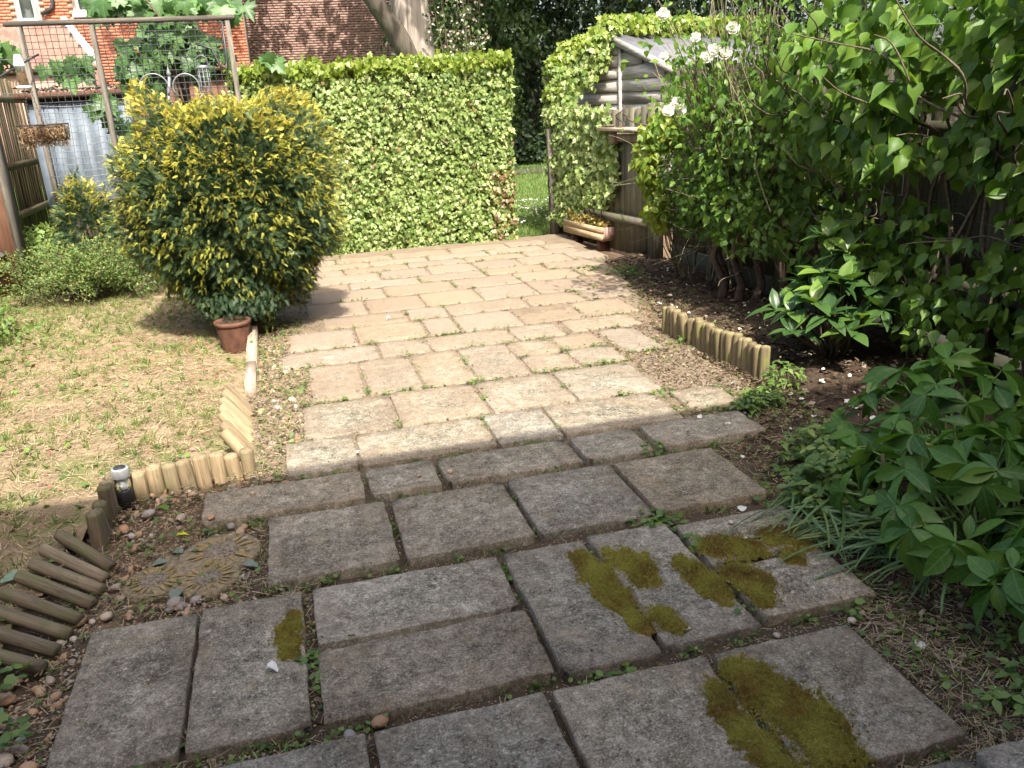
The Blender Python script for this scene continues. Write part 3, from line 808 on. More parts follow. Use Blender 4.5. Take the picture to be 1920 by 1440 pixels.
# weeds rooted in the paving joints
jx = []; jy = []
for (u0, u1, v0, v1, t) in quads:
    m = int(rng.integers(1, 7) * (1.5 if v0 > 3.3 else 1.0))
    for _ in range(m):
        c = rng.uniform(u0, u1); s = rng.normal(c, .03, 4)
        jx += list(s); jy += list(v0 - rng.uniform(.006, .03, 4) + t * (s - (u0 + u1) / 2))
    for _ in range(int(rng.integers(0, 4))):
        c = rng.uniform(v0, v1); s = rng.normal(c, .03, 4)
        jx += list(np.full(4, u1 + .012) + rng.normal(0, .006, 4)); jy += list(s)
jx = np.array(jx); jy = np.array(jy)
k = ~on_slab(jx, jy, .002) & (jx < 2.6)
jx, jy = jx[k], jy[k]
tufts('joint_grass', patio, M_GRASS, jx, jy, patio_z(jx, jy) - .003, 5, np.where(jy > 3.4, .034, .042), .9, 1.3, .55)
k = rng.uniform(0, 1, len(jx)) < .5
jx2 = np.repeat(jx[k], 6) + rng.normal(0, .014, k.sum() * 6); jy2 = np.repeat(jy[k], 6) + rng.normal(0, .012, k.sum() * 6)
flat_bits('joint_weeds', patio, M_WEED, jx2, jy2, patio_z(jx2, jy2) + rng.uniform(.004, .03, len(jx2)), rng.uniform(.006, .017, len(jx2)), CLOVER, .5)

def rosette(x, y, r, nl, hgt, label, group, mat=M_WEED, tmpl=CLOVER, name='weed_plant', leaf=.03, z=-.03):
    t = thing(name, (x, y, z), label, 'weed', group)
    a = rng.uniform(0, 2 * PI, nl); rad = r * np.sqrt(rng.uniform(0.02, 1, nl))
    p = np.stack([x + rad * np.cos(a), y + rad * np.sin(a), z + hgt * (1 - .5 * (rad / r)) * rng.uniform(.5, 1, nl)], 1)
    ax = np.stack([np.cos(a), np.sin(a), rng.normal(0, .25, nl)], 1)
    nrm = np.stack([.5 * np.cos(a), .5 * np.sin(a), np.ones(nl)], 1) + rng.normal(0, .3, (nl, 3))
    link('leaves', nmesh('leaves', *scatter(tmpl, p, frames(ax, nrm), rng.uniform(.6, 1.15, nl) * leaf, rng.uniform(.1, 1, nl))), mat, t, kind='stuff')
    b = MB()
    for i in range(0, nl, 2):
        b.tube([(x + rng.normal(0, .004), y + rng.normal(0, .004), z), (x + .5 * rad[i] * math.cos(a[i]), y + .5 * rad[i] * math.sin(a[i]), z + .6 * (p[i, 2] - z)), p[i]], .0009, 3, False)
    link('stems', b.mesh('stems'), M_GSTEM, t, kind='stuff')
    return t
for x, y, r, nl, h, lb in [(1.19, 2.50, .06, 34, .05, 'small green weed at the top corner of the mossy slabs'), (1.13, 2.535, .07, 36, .05, 'low leafy weed spreading along the joint above the mossy slabs'),
                           (1.19, 2.32, .04, 26, .05, 'feathery green weed between two moss cushions'), (1.12, 1.93, .03, 14, .04, 'tiny weed in a hole of the mossy slab'),
                           (.70, 1.775, .05, 26, .035, 'low weed in the wide joint below the narrow slab'), (.545, 2.36, .03, 12, .035, 'reddish weed between the long slab and the mossy slab'),
                           (-.10, 2.1, .03, 18, .04, 'bright weed in the joint beside the small moss patch'), (-.10, 2.0, .03, 12, .035, 'small clover in the upright joint left of centre'),
                           (1.41, 3.10, .045, 20, .06, 'little weed at the corner of the raised shaded slab'), (1.77, 3.74, .06, 30, .04, 'bright green tuft on the sunlit patio edge'),
                           (1.11, 3.60, .05, 24, .03, 'lime green tuft on a sunlit joint in mid patio'), (1.46, 1.83, .04, 14, .04, 'round leaved weed under the lower mossy slab'),
                           (1.62, 2.53, .05, 10, .04, 'round leaved weed beside the stone chip at the patio edge')]:
    rosette(x, y, r, nl, h, lb, 'weeds growing out of the paving')
for x, y, r, nl, h, lb in [(-.99, 2.28, .10, 60, .09, 'clump of green weeds beside the fallen logs at the left edge'), (-.93, 2.02, .11, 70, .08, 'broad weed clump left of the front slab'),
                           (-.88, 1.83, .08, 40, .06, 'weeds at the bottom left corner of the paving'), (-.30, 5.36, .05, 22, .16, 'upright weed climbing the edging board by the terracotta pot'),
                           (2.72, 6.6, .16, 80, .12, 'dark green weed clump at the foot of the fence post'), (2.2, 4.45, .05, 12, .1, 'pale round leaved weed in front of the low log edging'),
                           (2.52, 6.9, .14, 60, .06, 'straggly weeds below the wooden planter')]:
    rosette(x, y, r, nl, h, lb, 'weed clumps in the borders', leaf=.035)

# leaf litter on the border soil
n = 9000
x = rng.uniform(1.6, 3.3, n); y = rng.uniform(1.0, 7.3, n)
k = x > bed_edge(y) + .01
x, y = x[k], y[k]
flat_bits('leaf_litter', bed, M_LITTER, x, y, bed_z(x, y) + rng.uniform(.002, .02, len(x)), rng.uniform(.015, .05, len(x)), TINY, .5)
x = rng.uniform(1.6, 3.2, 3000); y = rng.uniform(1.0, 7.0, 3000); k = x > bed_edge(y) + .02; x, y = x[k], y[k]
flat_bits('twig_litter', bed, M_LITTER, x, y, bed_z(x, y) + .012, rng.uniform(.03, .12, len(x)), STRAW, .2, rng.uniform(0, .5, len(x)))
x = rng.uniform(1.7, 3.1, 260); y = rng.uniform(1.4, 6.8, 260); k = x > bed_edge(y) + .03; x, y = x[k], y[k]
flat_bits('petal_litter', bed, M_PETALA, x, y, bed_z(x, y) + .018, rng.uniform(.012, .03, len(x)), PETAL, .4)

# white petals and single leaves lying about
PET_ME = [nmesh('petal', V * [1, 1, 1.5], F, smooth=True) for V, F in (PETAL, strip_leaf([.3, .8, .9, .5], .3, -.2, .15))]
for (x, y, s, lb) in [(1.52, 2.51, .034, 'white petal propped on the edge of the right hand slab'), (1.38, 2.27, .026, 'white petal between the two right hand moss cushions'), (1.56, 1.62, .036, 'white petal on the soil right of the big mossy slab'),
                      (-.19, 2.06, .035, 'white crumpled petal below the small moss patch'), (2.02, 4.38, .022, 'white petal beside the bright yellow leaf'), (1.96, 4.11, .026, 'white petal lying on the sunny soil below the yellow leaf'),
                      (2.13, 3.74, .032, 'white petal near the end of the low log edging'), (1.74, 3.33, .026, 'white petal just inside the shadow edge on the right'), (1.82, 3.22, .026, 'white petal by the weeds on the shaded slab corner'),
                      (1.21, 2.49, .022, 'white chip above the mossy slabs'), (.96, 1.88, .026, 'white petal at the foot of the mossy slab'), (2.2, 3.12, .028, 'white petal on the dark border soil'),
                      (2.04, 2.78, .03, 'white petal beneath the small leaved weeds'), (1.6, 1.38, .03, 'white petal at the right edge of the paving'), (.6, 5.9, .03, 'white petal on the far sunlit paving'), (.18, 3.55, .026, 'white petal in a joint of the sunlit paving')]:
    o = link('fallen_petal', PET_ME[int(rng.integers(2))], M_PETAL, label=lb, cat='petal', group='fallen white petals')
    o.location = (x, y, .004 if PATX(x, y) else (bed_z(np.array([x]), np.array([y]))[0] + .02 if x > bed_edge(y) else -.026))
    o.rotation_euler = (rng.normal(0, .2), rng.normal(0, .2), rng.uniform(0, 6)); o.scale = (s, s, s)
LEAF_ME = nmesh('leaf', *OVATE, smooth=True)
for (x, y, s, mt, lb) in [(2.0, 4.42, .085, M_YLEAF, 'bright yellow fallen leaf on the sunny soil'), (-1.02, 2.86, .09, M_BLUELEAF, 'grey green fallen leaf behind the fallen logs'), (-.93, 2.19, .08, M_BLUELEAF, 'grey green leaf among weeds left of the front slab'),
                          (-.56, 3.05, .055, M_YLEAF, 'yellow green leaf lying on the pebbles'), (-.66, 3.33, .075, M_HELL, 'dark green leaf beside the solar lamp')]:
    me = LEAF_ME.copy(); o = link('fallen_leaf', me, mt, label=lb, cat='leaf', group='single fallen leaves')
    o.location = (x, y, .02 if x < -1 else -.018); o.rotation_euler = (.2, -.15, rng.uniform(0, 6)); o.scale = (s, s, s)

# ------------------------------------------------------------------ log edgings
def log_mesh(r, h, seed, half=False):
    g = np.random.default_rng(seed)
    b = MB(); n = 14
    b.lathe([(.0005, -.06), (r * .97, -.06), (r, 0), (r, h * .5), (r * .985, h - .012), (r * .90, h - .002), (r * .45, h + .002), (.0005, h + .003)], n, flute=.012, nf=int(g.integers(2, 5)))
    me = b.mesh('log', smooth=False)
    return me
def edging(name, pts, r, h, mat, label, lean=(0, 0), jit=.01):
    p0 = pts[0]
    t = thing(name, (p0[0], p0[1], -.03), label, 'log edging', 'half log border edgings')
    for i, (x, y) in enumerate(pts):
        o = link('log', log_mesh(r * rng.uniform(.95, 1.05), h + rng.normal(0, jit), i), mat, t)
        o.location = (x, y, -.03)
        o.rotation_euler = (lean[0] + rng.normal(0, .04), lean[1] + rng.normal(0, .04), rng.uniform(0, 6) if lean == (0, 0) else 0)
    return t
lin = lambda a, b, n: [(a[0] + (b[0] - a[0]) * i / (n - 1), a[1] + (b[1] - a[1]) * i / (n - 1)) for i in range(n)]
edging('log_edging', lin((-.735, 3.48), (-.30, 3.555), 8), .031, .125, M_PINE, 'short sunlit run of pale pine logs beside the solar lamp')
edging('log_edging', [(-.83, 3.44), (-.835, 3.37), (-.83, 3.30), (-.84, 3.23), (-.83, 3.165), (-.835, 3.10)], .028, .125, M_LOGDARK, 'upright weathered logs in shade left of the pebbles', jit=.016)
edging('log_edging', lin((2.245, 4.76), (2.325, 3.73), 21), .0265, .20, M_LOGMOSS, 'long mossy row of half logs on the right of the patio', jit=.006)
def laid(name, segs, r, mat, label):
    a0 = segs[0][1]
    t = thing(name, (a0[0], a0[1], -.03), label, 'log edging', 'half log border edgings')
    for i, (a, b_, za, zb) in enumerate(segs):
        A = np.array([a[0], a[1], za]); B = np.array([b_[0], b_[1], zb])
        L = np.linalg.norm(A - B)
        o = link('log', log_mesh(r, L, i + 50), mat, t)
        d = unit(A - B); x = unit(np.cross(d, [0.3, .9, .1])); y = np.cross(d, x)
        put(o, B, np.stack([x, y, d], 1), 1.0)
    return t
laid('log_edging', [((-.95, 3.06), (-.80, 2.93), .06, -.005), ((-.985, 2.97), (-.81, 2.845), .055, -.005), ((-1.0, 2.885), (-.81, 2.765), .05, -.005), ((-1.02, 2.80), (-.825, 2.685), .055, -.005), ((-1.045, 2.71), (-.85, 2.60), .05, -.005),
                    ((-1.06, 2.62), (-.865, 2.52), .05, -.005), ((-1.075, 2.53), (-.885, 2.44), .05, -.005), ((-1.09, 2.44), (-.905, 2.36), .045, -.005)], .0225, M_LOGDARK, 'fan of weathered logs fallen back onto the lawn edge')
laid('log_edging', [((-.43, 4.46), (-.325, 4.36), .10, -.01), ((-.43, 4.36), (-.32, 4.25), .105, -.01), ((-.435, 4.25), (-.32, 4.14), .10, -.01), ((-.43, 4.13), (-.32, 4.02), .105, -.01), ((-.42, 4.01), (-.315, 3.90), .11, -.01),
                    ((-.41, 3.89), (-.31, 3.79), .10, -.01), ((-.40, 3.78), (-.305, 3.68), .10, -.01)], .03, M_PINE, 'pale sunlit logs leaning over the lawn between board and pine run')
bo = thing('edging_board', (-.31, 5.3, -.03), 'grey weathered timber board edging the lawn beside the terracotta pot', 'board')
for (a, c, z) in [(4.62, 5.05, .06), (5.055, 5.95, .085)]:
    link('plank', MB().box((-.345, a, -.08), (-.29, c, z)).mesh('plank'), M_BOARD, bo)

# ------------------------------------------------------------------ solar lamp, mosaic stone, pot
t = thing('solar_lamp', (-.785, 3.425, -.03), 'small round solar stake lamp with steel cap among the logs', 'lamp')
c = (-.785, 3.425, 0)
link('base', MB().lathe([(.001, -.04), (.032, -.04), (.032, .04), (.029, .045), (.001, .045)], 24, c).mesh('base', True), M_BLACK, t)
link('lens', MB().lathe([(.027, .046), (.031, .05), (.031, .098), (.027, .1), (.001, .1)], 24, c).mesh('lens', True), M_GLASS, t)
link('bulb_post', MB().lathe([(.001, .046), (.008, .046), (.012, .06), (.012, .085), (.001, .095)], 12, c).mesh('bulb_post', True), M_WHITE, t)
cp = link('cap', MB().lathe([(.034, .1), (.0345, .101), (.0345, .135), (.033, .139), (.027, .140), (.001, .140)], 28, c).mesh('cap', False), plain_mat('lamp_cap_grey', (.34, .35, .36), .35, .4), t)
link('solar_cell', MB().lathe([(.024, .1405), (.024, .142), (.001, .142)], 24, c).mesh('solar_cell'), M_BLACK, cp)

mz = thing('mosaic_stepping_stone', (-.46, 2.8, -.036), 'round garden stepping stone with raised yellow sunflowers on grey', 'stepping stone')
cs = np.array([(-.385, 2.875, .14), (-.60, 2.745, .105), (-.42, 2.70, .11), (-.50, 2.81, .13)])
a = np.linspace(0, 2 * PI, 60, endpoint=False)
ctr = cs[:, :2].mean(0); ring = []
for th in a:
    d = np.array([math.cos(th), math.sin(th)]); best = .05
    for s in np.linspace(.05, .4, 120):
        p = ctr + d * s
        if (np.hypot(cs[:, 0] - p[0], cs[:, 1] - p[1]) < cs[:, 2]).any(): best = s
    ring.append(ctr + d * best)
ring = np.array(ring); nn = len(ring)
b = MB()
top = np.c_[ring * .96 + ctr * .04, np.full(nn, -.022)]; mid_ = np.c_[ring, np.full(nn, -.028)]; bot = np.c_[ring, np.full(nn, -.05)]
V = np.concatenate([top, mid_, bot, [[*ctr, -.020]]])
b.add(V, [(i, (i + 1) % nn, nn + (i + 1) % nn, nn + i) for i in range(nn)] + [(nn + i, nn + (i + 1) % nn, 2 * nn + (i + 1) % nn, 2 * nn + i) for i in range(nn)], [(3 * nn, (i + 1) % nn, i) for i in range(nn)])
link('base', b.mesh('base'), plain_mat('cast_stone', (.17, .135, .08), .9, var=.6, nscale=70, bumps=.8), mz)
M_OCHRE = plain_mat('worn_yellow_paint', (.23, .165, .07), .85, var=.6, nscale=90, bumps=.5)
M_TEAL = plain_mat('worn_teal_paint', (.12, .15, .12), .85, var=.6, nscale=60)
for fx, fy, fr in [(-.385, 2.875, .115), (-.60, 2.745, .09), (-.42, 2.695, .09)]:
    b = MB()
    b.lathe([(fr * .56, -.022), (fr * .5, -.016), (fr * .3, -.013), (.0005, -.012)], 18, (fx, fy, 0))
    f = link('flower', b.mesh('flower', True), plain_mat('speckled_seed_head', (.15, .12, .085), .9, var=.9, nscale=120, bumps=1.0), mz)
    for i in range(26):
        if rng.uniform() < .3: continue
        th = i * 2 * PI / 26 + rng.normal(0, .06)
        o = link('petal', nmesh('petal', *strip_leaf([.10, .24, .22, .04], .1, 0, .05), smooth=True), M_OCHRE, mz)
        put(o, (fx + fr * .5 * math.cos(th), fy + fr * .5 * math.sin(th), -.0195), frames([[math.cos(th), math.sin(th), 0]], [[0, 0, 1.]])[0], fr * rng.uniform(.4, .62))
for lx, ly, th in [(-.52, 2.9, 2.4), (-.57, 2.85, 3.0), (-.31, 2.74, -.3), (-.51, 2.65, -1.8)]:
    o = link('leaf', nmesh('leaf', *OVATE, smooth=True), M_TEAL, mz)
    put(o, (lx, ly, -.017), frames([[math.cos(th), math.sin(th), 0]], [[0, 0, 1.]])[0], .07)

t = thing('terracotta_pot', (-.43, 5.63, 0), 'ribbed terracotta pot half hidden under the golden yew', 'pot')
c = (-.43, 5.63, 0)
link('body', MB().lathe([(.001, -.02), (.082, -.02), (.086, .0), (.108, .15), (.110, .16)], 48, c, .012, 16).mesh('body', True), M_TERRA, t)
link('rim', MB().lathe([(.110, .16), (.116, .162), (.118, .185), (.112, .189), (.104, .185), (.102, .16)], 40, c).mesh('rim', True), M_TERRA, t)
link('potting_soil', MB().lathe([(.1025, .168), (.06, .172), (.001, .17)], 24, c).mesh('potting_soil'), M_BED, t)

# ------------------------------------------------------------------ yews
def sprig(nn, nl, ang, curl, wid, lift=.15):
    V = []; Q = []
    for i in range(nn):
        t = (i + .6) / nn
        base = np.array([0, t, -curl * t * t])
        for s in (-1, 1):
            a = ang * (1 - .35 * t)
            d = np.array([s * math.sin(a), math.cos(a), lift])
            L = nl * (1 - .55 * t ** 2) * (.7 + .3 * min(1, t * 4))
            p = np.array([-d[1] * wid, d[0] * wid * s * s, 0]) * .5
            k = len(V)
            tip = base + d * L
            V += [base - p, base + p, base + d * L * .6 + p, tip + p * .2]
            Q.append((k, k + 1, k + 2, k + 3))
    return np.array(V), [np.array(Q)]
SPRIG = sprig(9, .40, .95, .25, .058)
SHOOT = sprig(7, .42, .85, .5, .115, .25)

def yew(name, c, R_, n, ny, label, cat, trunk, bumps_, top_y=.6, zmin=.05):
    t = thing(name, (trunk[0], trunk[1], 0), label, cat)
    def surf(m, lo, hi):
        d = rdir(m)
        p_ = 2.5
        k = 1 / (np.abs(d) ** p_).sum(1) ** (1 / p_)
        # lumpy outline with leaders
        f = 1 + .10 * np.sin(d[:, 0] * 5 + d[:, 2] * 4 + 1) * np.sin(d[:, 1] * 6 + 2) + .07 * np.sin(d[:, 0] * 11 + d[:, 2] * 9)
        r = rng.uniform(lo, hi, m) * f
        P = np.array(c) + d * (k * r)[:, None] * np.array(R_)
        # taper below, leaders above
        zz = (P[:, 2] - c[2]) / R_[2]
        tap = np.where(zz < 0, 1 - .46 * np.abs(zz) ** 1.7, 1)
        P[:, 0] = c[0] + (P[:, 0] - c[0]) * tap; P[:, 1] = c[1] + (P[:, 1] - c[1]) * tap
        for bx, bw, bh in bumps_:
            w = np.exp(-((P[:, 0] - bx) / bw) ** 2) * np.clip(zz, 0, 1) ** 2
            P[:, 2] += bh * w
        return P, d
    b = MB()
    for i in range(9):
        a = rng.uniform(0, 2 * PI); e = np.array(c) + np.array([math.cos(a) * R_[0] * .5, math.sin(a) * R_[1] * .5, R_[2] * rng.uniform(.1, .6)])
        s = np.array([trunk[0] + rng.normal(0, .03), trunk[1] + rng.normal(0, .03), -.05])
        m_ = (s + e) / 2 + np.array([(trunk[0] - c[0]) * .3, 0, -.05]) + rng.normal(0, .04, 3)
        b.tube([s, s * .7 + m_ * .3 + [0, 0, .05], m_, e], [.028, .024, .018, .008], 7)
    link('trunk', b.mesh('trunk', True), M_REDBARK, t)
    parts = []
    for (m, lo, hi, s0, s1) in [(int(n * .22), .40, .74, .10, .15), (n, .74, 1.0, .042, .072)]:
        P, d = surf(m, lo, hi)
        up = np.clip(d[:, 2:3], -.2, 1)
        ax = unit(d * [1, 1, .5] + [0, 0, .15] + rng.normal(0, .45, (m, 3)) + np.c_[np.zeros(m), np.zeros(m), up[:, 0] * .6])
        nr = unit(np.array([0, 0, 1.]) + d * .6 + rng.normal(0, .35, (m, 3)))
        k = P[:, 2] > zmin
        parts.append(scatter(SPRIG, P[k], frames(ax[k], nr[k]), rng.uniform(s0, s1, k.sum()), np.clip(rng.normal(.5, .25, k.sum()), 0, 1)))
    if name == 'golden_yew':      # low branches drooping over the pot
        m = 900; d = rdir(m); P = np.array([-.36, 5.78, .30]) + d * rng.uniform(.3, 1, m)[:, None] * [.30, .19, .14]
        parts.append(scatter(SPRIG, P, frames(unit(rng.normal(0, .4, (m, 3)) + [0, -.5, -.5]), unit(rng.normal(0, .4, (m, 3)) + [0, -.6, .8])), rng.uniform(.03, .05, m), np.clip(rng.normal(.15, .2, m), 0, 1)))
    V, F, A = merge(parts)
    link('foliage', nmesh('foliage', V, F, A), M_YEW, t, kind='stuff')
    P, d = surf(ny, .93, 1.04)
    zz = (P[:, 2] - c[2]) / R_[2]
    keep = (rng.uniform(0, 1, ny) < np.clip(.42 + .40 * zz, .28, .9)) & (P[:, 2] > zmin)
    # tips come in small clusters
    P, d, zz = P[keep], d[keep], zz[keep]
    k = 4
    Pc = np.repeat(P, k, 0) + rng.normal(0, .018, (len(P) * k, 3)); dc = np.repeat(d, k, 0); zc = np.repeat(zz, k)
    ax = unit(dc * [1, 1, .4] + np.c_[np.zeros(len(zc)), np.zeros(len(zc)), np.clip(zc - .45, -.3, 1) * 1.1] + rng.normal(0, .5, (len(zc), 3)))
    nr = unit(np.array([0, 0, 1.]) + dc * .5 + rng.normal(0, .4, dc.shape))
    link('new_growth', nmesh('new_growth', *scatter(SHOOT, Pc, frames(ax, nr), rng.uniform(.02, .040, len(zc)) * (1 + .3 * (zc > .75)), np.clip(.25 + .3 * zc + rng.normal(0, .2, len(zc)), 0, 1))), M_YEWY, t, kind='stuff')
    return t
yew('golden_yew', (-.34, 6.12, .80), (.70, .58, .72), 21000, 5600, 'large rounded golden yew bush with yellow new tips beside the patio', 'shrub', (-.24, 5.98), [(-.85, .16, .09), (-.6, .1, .05), (.10, .2, .05), (-.36, .14, -.05)])
yew('young_yew', (-1.78, 8.55, .42), (.26, .24, .46), 2200, 420, 'small young yew with yellow tips in front of the wire mesh', 'shrub', (-1.78, 8.55), [(-1.8, .1, .12)])

# ------------------------------------------------------------------ ivy
def ivy_on(P, nrm, size, mat_r, name, parent, mat, spread=.55):
    n = len(P)
    nr = unit(nrm + rng.normal(0, spread, (n, 3)) + [0, -.05, .25])
    ax = unit(np.array([0, 0, -1.]) + rng.normal(0, .55, (n, 3)))
    return link(name, nmesh(name, *scatter(IVY, P, frames(ax, nr), size, mat_r)), mat, parent, kind='stuff')

hedge = thing('ivy_hedge', (1.05, 9.35, 0), 'tall flat topped ivy covered screen closing the end of the patio', 'hedge')
hv = lambda u: 9.16 - .11 * (u + .35)
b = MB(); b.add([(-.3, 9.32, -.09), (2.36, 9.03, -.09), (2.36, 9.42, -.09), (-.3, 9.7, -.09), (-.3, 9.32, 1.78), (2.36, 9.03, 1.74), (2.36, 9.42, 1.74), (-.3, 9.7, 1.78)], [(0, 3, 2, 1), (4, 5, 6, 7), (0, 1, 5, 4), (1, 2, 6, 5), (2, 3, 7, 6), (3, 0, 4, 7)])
link('blocking_core', b.mesh('blocking_core'), M_BED, hedge)  # solid dark box added inside the ivy to block light
n = 29000
u = rng.uniform(-.38, 2.41, n); z = rng.uniform(-.04, 1.9, n)
w = .06 * vnoise(u, z, 6, 31) + .05 * vnoise(u, z, 20, 32) + .035 * vnoise(u, z, 55, 33)
top = 1.86 + .035 * vnoise(u, u * 0, 9, 34)
P = np.stack([u, hv(u) + w + rng.uniform(0, .09, n) + .05 * (z > 1.75), np.minimum(z, top + rng.uniform(-.06, .03, n))], 1)
dry = (u > 2.15) & (z < .75) & (rng.uniform(0, 1, n) < .16) | (rng.uniform(0, 1, n) < .008)
ivy_on(P[~dry], np.tile([0, -1., .1], ((~dry).sum(), 1)), np.clip(rng.lognormal(math.log(.034), .30, (~dry).sum()), .018, .065), np.clip(.45 + .3 * vnoise(u[~dry], z[~dry], 5, 35) + rng.normal(0, .25, (~dry).sum()), 0, 1), 'foliage', hedge, M_IVY)
ivy_on(P[dry] + [0, -.02, 0], np.tile([0, -1., .1], (dry.sum(), 1)), rng.uniform(.03, .055, dry.sum()), rng.uniform(0, 1, dry.sum()), 'dry_leaves', hedge, M_IVYDRY)
n = 3900
u = rng.uniform(-.38, 2.44, n); dv = rng.uniform(-.04, .55, n)
P = np.stack([u, hv(u) + dv, 1.825 + .07 * vnoise(u, dv, 6, 36) + .05 * vnoise(u, dv, 19, 38) + rng.uniform(-.06, .05, n) + .08 * rng.uniform(0, 1, n) ** 6 - .03 * (u > 2.3)], 1)
ivy_on(P, np.tile([0, -.5, .8], (n, 1)), rng.uniform(.04, .075, n), rng.uniform(0, 1, n), 'young_shoots', hedge, M_IVYY)
n = 2600
z = rng.uniform(-.03, 1.86, n); dv = rng.uniform(0, .5, n)
P = np.stack([2.365 + .04 * vnoise(z, dv, 9, 37) + rng.uniform(-.03, .05, n) + .05 * (z > 1.3), hv(2.4) + dv, z], 1)
ivy_on(P, np.tile([1, -.3, .1], (n, 1)), rng.uniform(.04, .065, n), rng.uniform(0, .8, n), 'end_foliage', hedge, M_IVY)

# ------------------------------------------------------------------ fences
def board_fence(name, a, b_, z0, z1, label, mat, post_at=(), rails=(.3, 1.1), bw=.105, side=1, parent_loc=None, postmat=None, wav=.01, post_h=.05):
    a = np.array(a, float); b_ = np.array(b_, float); L = np.linalg.norm(b_ - a); d = (b_ - a) / L
    nrm = np.array([d[1], -d[0]]) * side          # towards the viewer's side
    t = thing(name, (a[0], a[1], 0), label, 'fence', 'timber boundary fences')
    nb = int(L / bw)
    ang = math.atan2(d[1], d[0])
    for i in range(nb):
        c = a + d * (i + .5) * L / nb
        w = L / nb
        me = MB()
        # feather edge board: thick on one side, thin on the other
        th0, th1 = .016, .006
        q = [(-w * .56, 0), (w * .50, 0), (w * .50, -th1 * side), (-w * .56, -th0 * side)]
        h = z1 + rng.normal(0, wav)
        V = [(x, y, z0) for x, y in q] + [(x, y, h) for x, y in q]
        me.add(V, [(0, 3, 2, 1), (4, 5, 6, 7), (0, 1, 5, 4), (1, 2, 6, 5), (2, 3, 7, 6), (3, 0, 4, 7)])
        o = link('board', me.mesh('board'), mat, t)
        o.location = (c[0], c[1], 0); o.rotation_euler = (rng.normal(0, .006), 0, ang + rng.normal(0, .03) + .05 * side)
    for z in rails:
        p, q = a + nrm * .018, b_ + nrm * .018
        me = MB().box((0, -.02 if side > 0 else -.02, z - .04), (L, .02, z + .04))
        o = link('rail', me.mesh('rail'), mat, t); o.location = (p[0] + nrm[0] * .022, p[1] + nrm[1] * .022, 0); o.rotation_euler = (0, 0, ang)
    for s in post_at:
        p = a + d * s * L + nrm * .05
        me = MB().box((-.05, -.05, -.12), (.05, .05, z1 + post_h))
        o = link('post', me.mesh('post'), postmat or mat, t); o.location = (p[0], p[1], 0); o.rotation_euler = (0, 0, ang)
    return t
gf = board_fence('timber_fence', (2.97, 9.02), (3.27, 7.0), -.03, 1.31, 'low weathered board fence behind the wooden planter', M_FENCE, (.975,), (.3, 1.06), side=1)
gp = link('gate_post', MB().box((-.06, -.05, -.1), (.05, .05, 1.12)).mesh('gate_post'), M_TRELLIS, label='square timber gate post at the grass opening', cat='post'); gp.location = (2.90, 9.0, 0)
rf = board_fence('timber_fence', (3.36, 6.95), (3.40, .2), .14, 1.62, 'long board fence behind the climbers on the right', wood_mat('shaded_fence_wood', (.05, .045, .03), (.115, .10, .07), moss=(.07, .08, .035)), (.27, .54, .81), (.42, 1.2), side=1)  # shade behind the climbers put into a darker copy of the fence wood
link('gravel_board', MB().box((3.33, .2, -.06), (3.37, 6.95, .14)).mesh('gravel_board'), plain_mat('concrete_gravel_board', (.055, .056, .04), .95), rf)
b = MB()
for z in np.arange(.25, 1.6, .15): b.tube([(3.30, y, z + .01 * math.sin(y * 3)) for y in np.linspace(.3, 6.9, 14)], .0022, 4)
for y in np.arange(.4, 6.9, .15): b.tube([(3.302, y, .2), (3.302, y, 1.6)], .0018, 4)
link('climbing_mesh', b.mesh('climbing_mesh'), M_WIRE, rf, kind='stuff')
board_fence('timber_fence', (-3.05, 8.5), (-3.05, 13.2), .0, 1.98, 'olive board fence behind the hanging basket on the left', M_FENCE_L, (.5,), (.45, 1.0, 1.75), side=1, bw=.11)
lf = board_fence('timber_fence', (-2.62, 2.0), (-2.62, 8.25), .0, 1.5, 'fence running towards the viewer at the far left edge', M_FENCE_L, (.3, .6), (.35, 1.1), side=1)
bp = thing('fence_post', (-2.52, 8.33, 0), 'thick brown stained post at the far left edge', 'post')
link('post', MB().box((-2.56, 8.27, -.1), (-2.33, 8.42, 1.72)).mesh('post'), M_POST, bp)
link('cover_strip', MB().box((-2.328, 8.25, -.08), (-2.29, 8.44, 1.70)).mesh('cover_strip'), M_TRELLIS, bp)
link('angled_cap', MB().box((-.10, -.06, 0), (.10, .06, .03), Matrix.Translation((-2.50, 8.18, .42)) @ Matrix.Rotation(.45, 4, 'Y')).mesh('angled_cap'), M_TRELLIS, bp)

# shelf and ornament on the low fence
fx = lambda v: 2.97 + (9.02 - v) * .1485
sh = thing('fence_shelf', (fx(7.3) - .1, 7.3, 1.12), 'sunlit wooden shelf fixed across the low board fence', 'shelf')
ang = math.atan2(-.99, .147)
link('shelf_top', MB().add([(fx(7.85) - .17, 7.85, 1.12), (fx(6.92) - .17, 6.92, 1.12), (fx(6.92) - .02, 6.92, 1.12), (fx(7.85) - .02, 7.85, 1.12),
      (fx(7.85) - .17, 7.85, 1.15), (fx(6.92) - .17, 6.92, 1.15), (fx(6.92) - .02, 6.92, 1.15), (fx(7.85) - .02, 7.85, 1.15)], [(0, 1, 2, 3), (4, 7, 6, 5), (0, 4, 5, 1), (1, 5, 6, 2), (2, 6, 7, 3), (3, 7, 4, 0)]).mesh('shelf_top'), M_SHELF, sh)
for v in (7.7, 7.05): link('bracket', MB().box((fx(v) - .12, v - .02, 1.0), (fx(v) - .03, v + .02, 1.118)).mesh('bracket'), M_SHELF, sh)
th = np.linspace(0, 1, 24)
orn = thing('scroll_ornament', (fx(7.55) - .1, 7.55, 1.15), 'rusty curled wire seahorse shaped ornament standing on the fence shelf', 'ornament')
b = MB()
